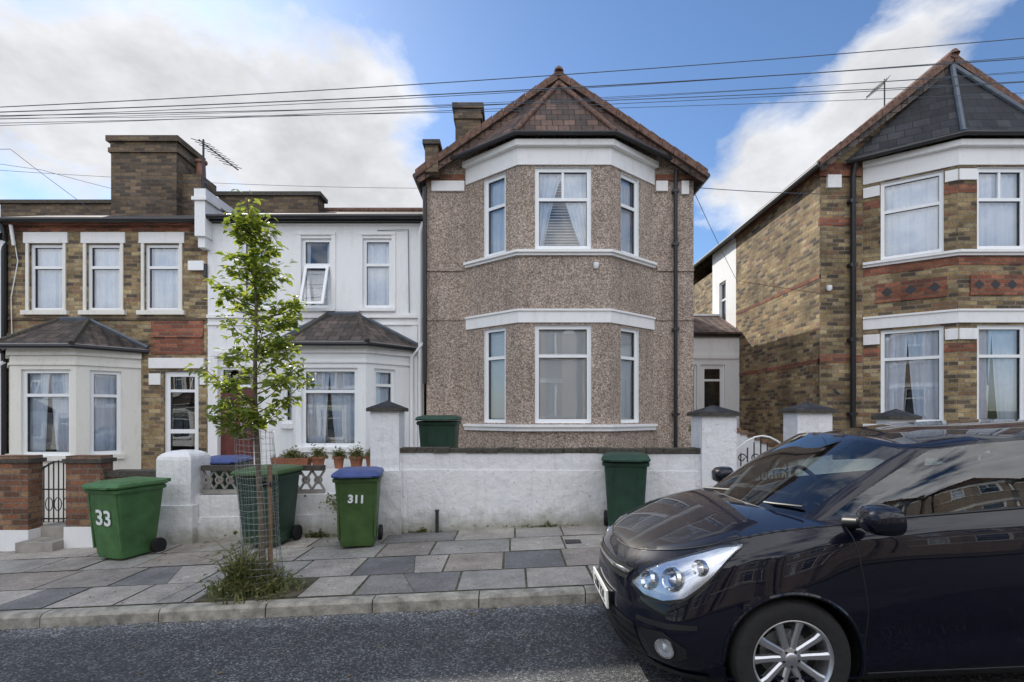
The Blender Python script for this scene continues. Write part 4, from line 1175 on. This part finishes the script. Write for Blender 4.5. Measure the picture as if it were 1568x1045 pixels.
def gpt(kn,t):
    a=interp(GB,GK,kn,True); b=interp(GT,GK,kn,True)
    p=a.lerp(b,t); bl=4*t*(1-t)
    d=V((p.x-2.2,p.y*1.2,0)); 
    if d.length>0: d.normalize()
    return p+d*.02*bl+V((0,0,.012*bl))
tops=[]
for i in range(10):
    for j in range(6):
        ka=GK[i]+(GK[i+1]-GK[i])*j/6; kb=GK[i]+(GK[i+1]-GK[i])*(j+1)/6
        for a,b in zip(tl[:-1],tl[1:]):
            q=[gpt(ka,a),gpt(kb,a),gpt(kb,b),gpt(ka,b)]
            if kind[i]=='P' : tgt,m=mb,(M_paint if i!=5 else M_cblack)
            elif a<.03: tgt,m=mb,M_cblack
            elif b>.99: tgt,m=mb,M_paint
            else: tgt,m=gl,M_cglass
            tgt.face(q,m); tgt.face([mir(p) for p in q][::-1],m)
        tops.append(gpt(ka,1))
tops.append(gpt(GK[10],1))
cap(tops,[.068*min(1,max(0,(p.x-1.54)/.25))**.6*min(1,max(.2,(3.6-p.x)/.3)) for p in tops],M_paint)
mb.build('roof_and_pillars',CAR,True,40); gl.build('windows',CAR,True,60)
mb=MB()
def line(pts,r,m,off=.001,n=5):
    out=[bodyc(s,k)+bnorm(s,k)*off for s,k in pts]
    mb.tube(out,r,m,n)
def linspace(a,b,n): return [a+(b-a)*i/(n-1) for i in range(n)]
for sg in (1,-1):
    line([(sg*(6.0-.04*abs(k-3)**1.2),k) for k in linspace(.6,5.95,22)],.0035,M_cblack,0)
    line([(sg*7.95,k) for k in linspace(.6,5.95,22)],.0035,M_cblack,0)
    line([(sg*s,.75) for s in linspace(6.0,7.95,14)],.0035,M_cblack,0)
    line([(sg*s,5.93) for s in linspace(.05,6.3,44)],.0035,M_cblack,.0)
    line([(sg*s,4.05+.5*(s-3.65)) for s in linspace(3.65,4.25,8)],.003,M_cblack,0)
    mb.tube([gpt(kn,.0)*1.0+V((0,0,.004)) if sg>0 else mir(gpt(kn,.0))+V((0,0,.004)) for kn in linspace(GK[3],GK[8],24)],.010,M_cblack,6)
mb.build('panel_gaps',CAR,True)
def patch(mb,bot,top,na,nb,off,m,bulge=0,sg=1):
    def pl(L_,t):
        x=t*(len(L_)-1); i=min(len(L_)-2,int(x)); f=x-i; f2=f
        a,b=L_[i],L_[i+1]; return (a[0]+(b[0]-a[0])*f2,a[1]+(b[1]-a[1])*f2)
    g_=[]
    for i in range(na+1):
        t=i/na; b=pl(bot,t); c=pl(top,t); row=[]
        for j in range(nb+1):
            u=j/nb; s=b[0]+(c[0]-b[0])*u; k=b[1]+(c[1]-b[1])*u
            o=off+bulge*math.sin(math.pi*u)**.6*math.sin(math.pi*t)**.5
            p=bodyc(s,k)+bnorm(s,k)*o
            row.append(p if sg>0 else mir(p))
        g_.append(row)
    for i in range(na):
        for j in range(nb): mb.face([g_[i][j],g_[i+1][j],g_[i+1][j+1],g_[i][j+1]],m)
HB=[(1.75,3.95),(2.2,3.62),(2.7,3.55),(3.15,3.75),(3.65,4.5),(4.15,5.5)]
HT=[(1.75,4.15),(2.05,4.9),(2.5,5.40),(3.0,5.66),(3.6,5.78),(4.15,5.66)]
for sg in (1,-1):
    mb=MB(); patch(mb,HB,HT,30,10,.004,M_lamp,0,sg)
    patch(mb,HB,[(s,k+.14) for s,k in HB],30,1,.0055,M_cblack,0,sg); patch(mb,[(s,k-.10) for s,k in HT],HT,30,1,.0055,M_cblack,0,sg)
    for (s,k,r) in ((2.25,4.4,.055),(2.8,4.55,.066),(3.35,4.95,.045)):
        c=bodyc(s,k)+bnorm(s,k)*.006; n=bnorm(s,k); n=(n+V((-.8,0,0))).normalized()
        if sg<0: c=mir(c); n=mir(n)
        a=n.orthogonal().normalized(); b=n.cross(a)
        for r0,r1,h0,h1,m in ((r,r*.9,.0,.022,M_chrome),(r*.9,r*.55,.022,.004,M_chrome),(r*.55,r*.5,.004,.006,M_cblack),(r*.5,0.001,.004,.024,M_lens if k<4.5 else M_chrome)):
            R0=[c+n*h0+(a*math.cos(2*math.pi*q/20)+b*math.sin(2*math.pi*q/20))*r0 for q in range(20)]
            R1=[c+n*h1+(a*math.cos(2*math.pi*q/20)+b*math.sin(2*math.pi*q/20))*r1 for q in range(20)]
            mb.loft([R0,R1],m,False,False)
    mb.build('headlamp_unit',CAR,True)
    mb=MB(); patch(mb,HB,HT,30,10,.006,M_lens,.022,sg); mb.build('headlamp_lens',CAR,True,80)
    mb=MB()
    patch(mb,[(2.45,1.3),(2.9,1.2),(3.3,1.5)],[(2.2,2.3),(2.8,2.45),(3.3,1.9)],12,6,.004,M_cblack,0,sg)
    c=bodyc(2.85,1.8)+bnorm(2.85,1.8)*.006; n=bnorm(2.85,1.8)
    if sg<0: c=mir(c); n=mir(n)
    a=n.orthogonal().normalized(); b=n.cross(a)
    ring=lambda r,h:[c+n*h+(a*math.cos(2*math.pi*q/20)+b*math.sin(2*math.pi*q/20))*r for q in range(20)]
    mb.loft([ring(.055,0),ring(.055,.014),ring(.047,.016)],M_chrome,False,False); mb.loft([ring(.047,.013),ring(.025,.006),ring(.001,.018)],M_lamp,False,False)
    mb.build('fog_lamp',CAR,True)
mb=MB()
patch(mb,[(-1.5,4.1),(0,4.0),(1.5,4.1)],[(-1.65,4.75),(0,4.95),(1.65,4.75)],24,5,.004,M_cblack)
patch(mb,[(-1.55,4.42),(0,4.42),(1.55,4.42)],[(-1.6,4.62),(0,4.68),(1.6,4.62)],24,3,.012,M_chrome,.008)
patch(mb,[(-2.2,.95),(0,.85),(2.2,.95)],[(-1.95,2.35),(0,2.5),(1.95,2.35)],28,6,.004,M_cblack)
for kk in (1.2,1.6,2.0): patch(mb,[(-2.0,kk),(2.0,kk)],[(-2.0,kk+.1),(2.0,kk+.1)],24,1,.012,M_cblack)
patch(mb,[(-3.6,.35),(0,.25),(3.6,.35)],[(-3.6,.8),(0,.7),(3.6,.8)],40,3,.012,M_cblack,.01)
for sg in (1,-1): patch(mb,[(2.05,2.55),(2.9,2.6),(3.5,2.75)],[(2.05,2.8),(2.9,2.85),(3.5,2.95)],14,3,.003,M_cblack,0,sg)
mb.build('grille_and_bumper_trim',CAR,True)
mb=MB(); mb.box(-.024,-.012,-.26,.26,.40,.51,M_plate); mb.box(-.012,.03,-.24,.24,.41,.50,M_cblack); mb.build('number_plate',CAR)
cu=bpy.data.curves.new('plate_text','FONT'); cu.body='GS07 KVL'; cu.size=.095; cu.align_x='CENTER'; cu.extrude=.001; cu.materials.append(M_cblack)
t=bpy.data.objects.new('plate_text',cu); sc.collection.objects.link(t); t.parent=CAR; t.location=(-.026,0,.42); t.rotation_euler=(math.radians(90),0,math.radians(-90))
for wx in WX:
    for sg in (1,-1):
        mb=MB(); o=(0,0,0)
        mb.lathe([(.19,-.09),(.25,-.1),(.292,-.093),(.307,-.07),(.31,0),(.307,.07),(.292,.093),(.27,.100),(.24,.101),(.212,.094),(.203,.082)],o,M_tyre,56)
        mb.lathe([(.208,.092),(.203,.094),(.196,.088),(.190,.070),(.186,.03),(.18,-.08)],o,M_alloy,56)
        mb.lathe([(.0,-.02),(.185,-.02)],o,M_cblack,40); mb.lathe([(.0,.0),(.13,.0),(.13,-.015)],o,M_metal,32)
        mb.lathe([(0,.080),(.022,.080),(.03,.076),(.033,.072),(.052,.068),(.056,.05),(.056,.02)],o,M_alloy,30)
        for k in range(5):
            for s2 in (-1,1):
                a=2*math.pi*k/5+.3; 
                rings=[]
                for (r,off,hw_,y) in ((.035,.014,.018,.066),(.09,.028,.018,.070),(.15,.045,.019,.078),(.196,.062,.026,.082)):
                    cx_=lambda u,v:V((math.cos(a)*u-math.sin(a)*v,0,math.sin(a)*u+math.cos(a)*v))
                    v=s2*off
                    rings.append([cx_(r,v-hw_)+V((0,y-.008,0)),cx_(r,v-hw_*.5)+V((0,y,0)),cx_(r,v+hw_*.5)+V((0,y,0)),cx_(r,v+hw_)+V((0,y-.008,0)),cx_(r,v+hw_)+V((0,y-.035,0)),cx_(r,v-hw_)+V((0,y-.035,0))])
                mb.loft(rings,M_alloy)
            a2=2*math.pi*k/5+.3+math.pi/5
            c=V((math.cos(a2)*.040,.069,math.sin(a2)*.040)); mb.lathe([(0,.004),(.006,.004),(.007,0)],c,M_cblack,8)
        ob=mb.build('wheel',CAR,True,35)
        ob.location=(wx,sg*.745,WR)
        if sg<0: ob.rotation_euler=(0,0,math.pi)
for sg in (1,-1):
    mb=MB(); rings=[]
    for (x,sx,sz) in ((1.13,.01,.01),(1.14,.07,.045),(1.17,.100,.066),(1.22,.108,.072),(1.26,.106,.070)):
        rings.append([V((x,sg*(.95+sx*math.copysign(abs(math.cos(a))**.7,math.cos(a))),1.035+sz*math.copysign(abs(math.sin(a))**.7,math.sin(a)))) for a in [2*math.pi*k/24 for k in range(24)]])
    mb.loft(rings,M_paint)
    mb.loft([[V((1.262,p.y,p.z)) for p in rings[-1]],[V((1.268,p.y*.98+sg*.019,(p.z-1.035)*.85+1.035)) for p in rings[-1]]],M_cblack)
    mb.tube([(1.17,sg*.76,.985),(1.19,sg*.84,1.0),(1.2,sg*.90,1.01)],[.035,.028,.03],M_cblack,10)
    mb.build('door_mirror',CAR,True)
    mb=MB(); mb.tube([(2.35,sg*.862,.86),(2.38,sg*.885,.865),(2.50,sg*.885,.87),(2.53,sg*.862,.87)],.014,M_paint,8); mb.build('door_handle',CAR,True)
mb=MB()
mb.tube([(.89,-.1,1.015),(.95,-.45,1.04),(1.03,-.60,1.045)],.008,M_cblack,6); mb.tube([(.87,.45,1.01),(.91,.1,1.045),(.94,-.1,1.05)],.008,M_cblack,6)
mb.tube([(.89,-.1,1.025),(.89,-.05,1.0)],.014,M_cblack,6)
mb.build('wipers',CAR,True)
mb=MB()
mb.hexa([(1.0,-.66,.7),(1.55,-.70,.7),(1.55,.70,.7),(1.0,.66,.7),(1.04,-.62,.965),(1.5,-.68,.93),(1.5,.68,.93),(1.04,.62,.965)],M_dash)
mb.box(1.0,3.6,-.74,.74,.22,.30,M_seat)
for y in (-.36,.36):
    def sr(w,d,z,xo): return [(p[1]+xo,p[0]+y,z) for p in rrect(w,d,0,.04)]
    mb.loft([[(a,b,.45) for a,b,c in sr(.5,.5,0,1.95)],[(a,b,.58) for a,b,c in sr(.5,.5,0,1.95)]],M_seat)
    mb.loft([[(a,b,.5) for a,b,c in sr(.5,.14,0,2.18)],[(a,b,.9) for a,b,c in sr(.5,.13,0,2.28)],[(a,b,1.08) for a,b,c in sr(.38,.10,0,2.34)]],M_seat)
    mb.loft([[(a,b,1.11) for a,b,c in sr(.22,.09,0,2.35)],[(a,b,1.26) for a,b,c in sr(.24,.10,0,2.38)]],M_seat)
mb.loft([[(3.0+p[1],p[0],.5) for p in rrect(1.3,.15,0,.05)],[(3.15+p[1],p[0],1.1) for p in rrect(1.25,.12,0,.05)]],M_seat)
cS=V((1.62,.36,.98)); ax=V((1,0,.45)).normalized(); a_=V((0,1,0)); b_=ax.cross(a_)
mb.tube([cS+(a_*math.cos(2*math.pi*k/28)+b_*math.sin(2*math.pi*k/28))*.185 for k in range(29)],.015,M_cblack,8)
for an in (0,math.pi,-math.pi/2): mb.tube([cS,cS+(a_*math.cos(an)+b_*math.sin(an))*.185],.014,M_cblack,6)
mb.tube([cS,cS+V((-.25,0,-.12))],.04,M_cblack,8)
mb.tube([(1.66,0,1.39),(1.66,0,1.36)],.01,M_cblack); mb.box(1.65,1.68,-.1,.1,1.30,1.355,M_cblack)
mb.box(1.10,1.25,.1,.35,.968,.970,M_plate)
mb.build('interior',CAR,True)

# ------------------------------------------------------------ world, sun, camera
sunv=V((-.47,.74,.60)).normalized()
el=math.asin(sunv.z); rot=math.atan2(sunv.x,sunv.y)
w=bpy.data.worlds.new('World'); sc.world=w; w.use_nodes=True; nt=w.node_tree
bg=nt.nodes['Background']; bg.inputs[1].default_value=.15
sky=N(nt,'ShaderNodeTexSky',sky_type='NISHITA',sun_disc=False,sun_elevation=el,sun_rotation=rot)
sky.air_density=1.0; sky.dust_density=.3; sky.ozone_density=2.6
tint=N(nt,'ShaderNodeVectorMath',operation='MULTIPLY'); L(nt,sky.outputs[0],tint.inputs[0]); tint.inputs[1].default_value=(.78,.90,1.03)
tc=N(nt,'ShaderNodeTexCoord'); dv=tc.outputs['Generated']
nv=N(nt,'ShaderNodeVectorMath',operation='NORMALIZE'); L(nt,dv,nv.inputs[0]); dv=nv.outputs[0]
mp=N(nt,'ShaderNodeMapping'); mp.inputs['Scale'].default_value=(1,1,1.7); mp.inputs['Rotation'].default_value=(0,.25,0); L(nt,dv,mp.inputs[0])
n1=N(nt,'ShaderNodeTexNoise'); n1.inputs['Scale'].default_value=4.2; n1.inputs['Detail'].default_value=7; n1.inputs['Roughness'].default_value=.58; n1.inputs['Distortion'].default_value=.25; L(nt,mp.outputs[0],n1.inputs['Vector'])
def blob(c,r0,r1,amp):
    d=N(nt,'ShaderNodeVectorMath',operation='DISTANCE'); L(nt,dv,d.inputs[0]); d.inputs[1].default_value=V(c).normalized()
    n=nt.nodes.new('ShaderNodeMapRange'); n.interpolation_type='SMOOTHSTEP'; L(nt,d.outputs['Value'],n.inputs[0])
    for i,x in zip((1,2,3,4),(r0,r1,amp,0)): n.inputs[i].default_value=x
    return n.outputs[0]
acc=math_(nt,'MULTIPLY_ADD',n1.outputs['Fac'],1.5,-.33)
for b_ in (((-.85,1,.70),.10,.36,.18),((-.42,1,.54),.06,.34,.38),((-.27,1,.46),.02,.24,.32),((-.9,1,.50),.1,.34,.16),((.55,1,.52),.03,.20,.36),((.76,1,.70),.02,.13,.34),((.44,1,.42),.02,.18,.26),((.14,1,.68),.0,.07,.18),((.68,1,.56),.0,.12,.2),
           ((.22,1,.84),.1,.42,-.26),((-.12,1,.88),.05,.24,-.26),((1.0,1,.80),.05,.3,-.10)):
    acc=math_(nt,'ADD',acc,blob(*b_))
back=blob((0,-.75,.66),.55,1.40,1.0)  # unseen cloud bank added behind the camera, brightened to fill the shaded facades
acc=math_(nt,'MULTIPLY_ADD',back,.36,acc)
cf=maprange(nt,acc,.52,.80)
n2=noise_(nt,mp.outputs[0],8,5,.6)
shade=math_(nt,'MULTIPLY',maprange(nt,n2,.3,.7,.80,1.08),maprange(nt,acc,.60,1.1,1.14,.86))
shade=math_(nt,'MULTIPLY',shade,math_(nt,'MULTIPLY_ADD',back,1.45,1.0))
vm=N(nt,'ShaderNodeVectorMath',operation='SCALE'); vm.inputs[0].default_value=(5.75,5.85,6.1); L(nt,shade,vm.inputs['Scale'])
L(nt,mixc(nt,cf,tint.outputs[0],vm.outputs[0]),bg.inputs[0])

sl=bpy.data.lights.new('sun','SUN'); sl.energy=5; sl.angle=math.radians(.5); sl.color=(1,.94,.84)
so=bpy.data.objects.new('sun',sl); sc.collection.objects.link(so); so.rotation_euler=sunv.to_track_quat('Z','Y').to_euler(); so.location=(-10,20,20)
cd=bpy.data.cameras.new('camera'); cam=bpy.data.objects.new('camera',cd); sc.collection.objects.link(cam)
cam.location=(0,0,CZ); cam.rotation_euler=(math.radians(90),0,0)
cd.sensor_width=36; cd.lens=36*800/1568; cd.shift_y=(635-522.5)/1568; cd.clip_end=2000; cd.clip_start=.05
sc.camera=cam
sc.view_settings.view_transform='Standard'; sc.view_settings.look='None'; sc.view_settings.exposure=0
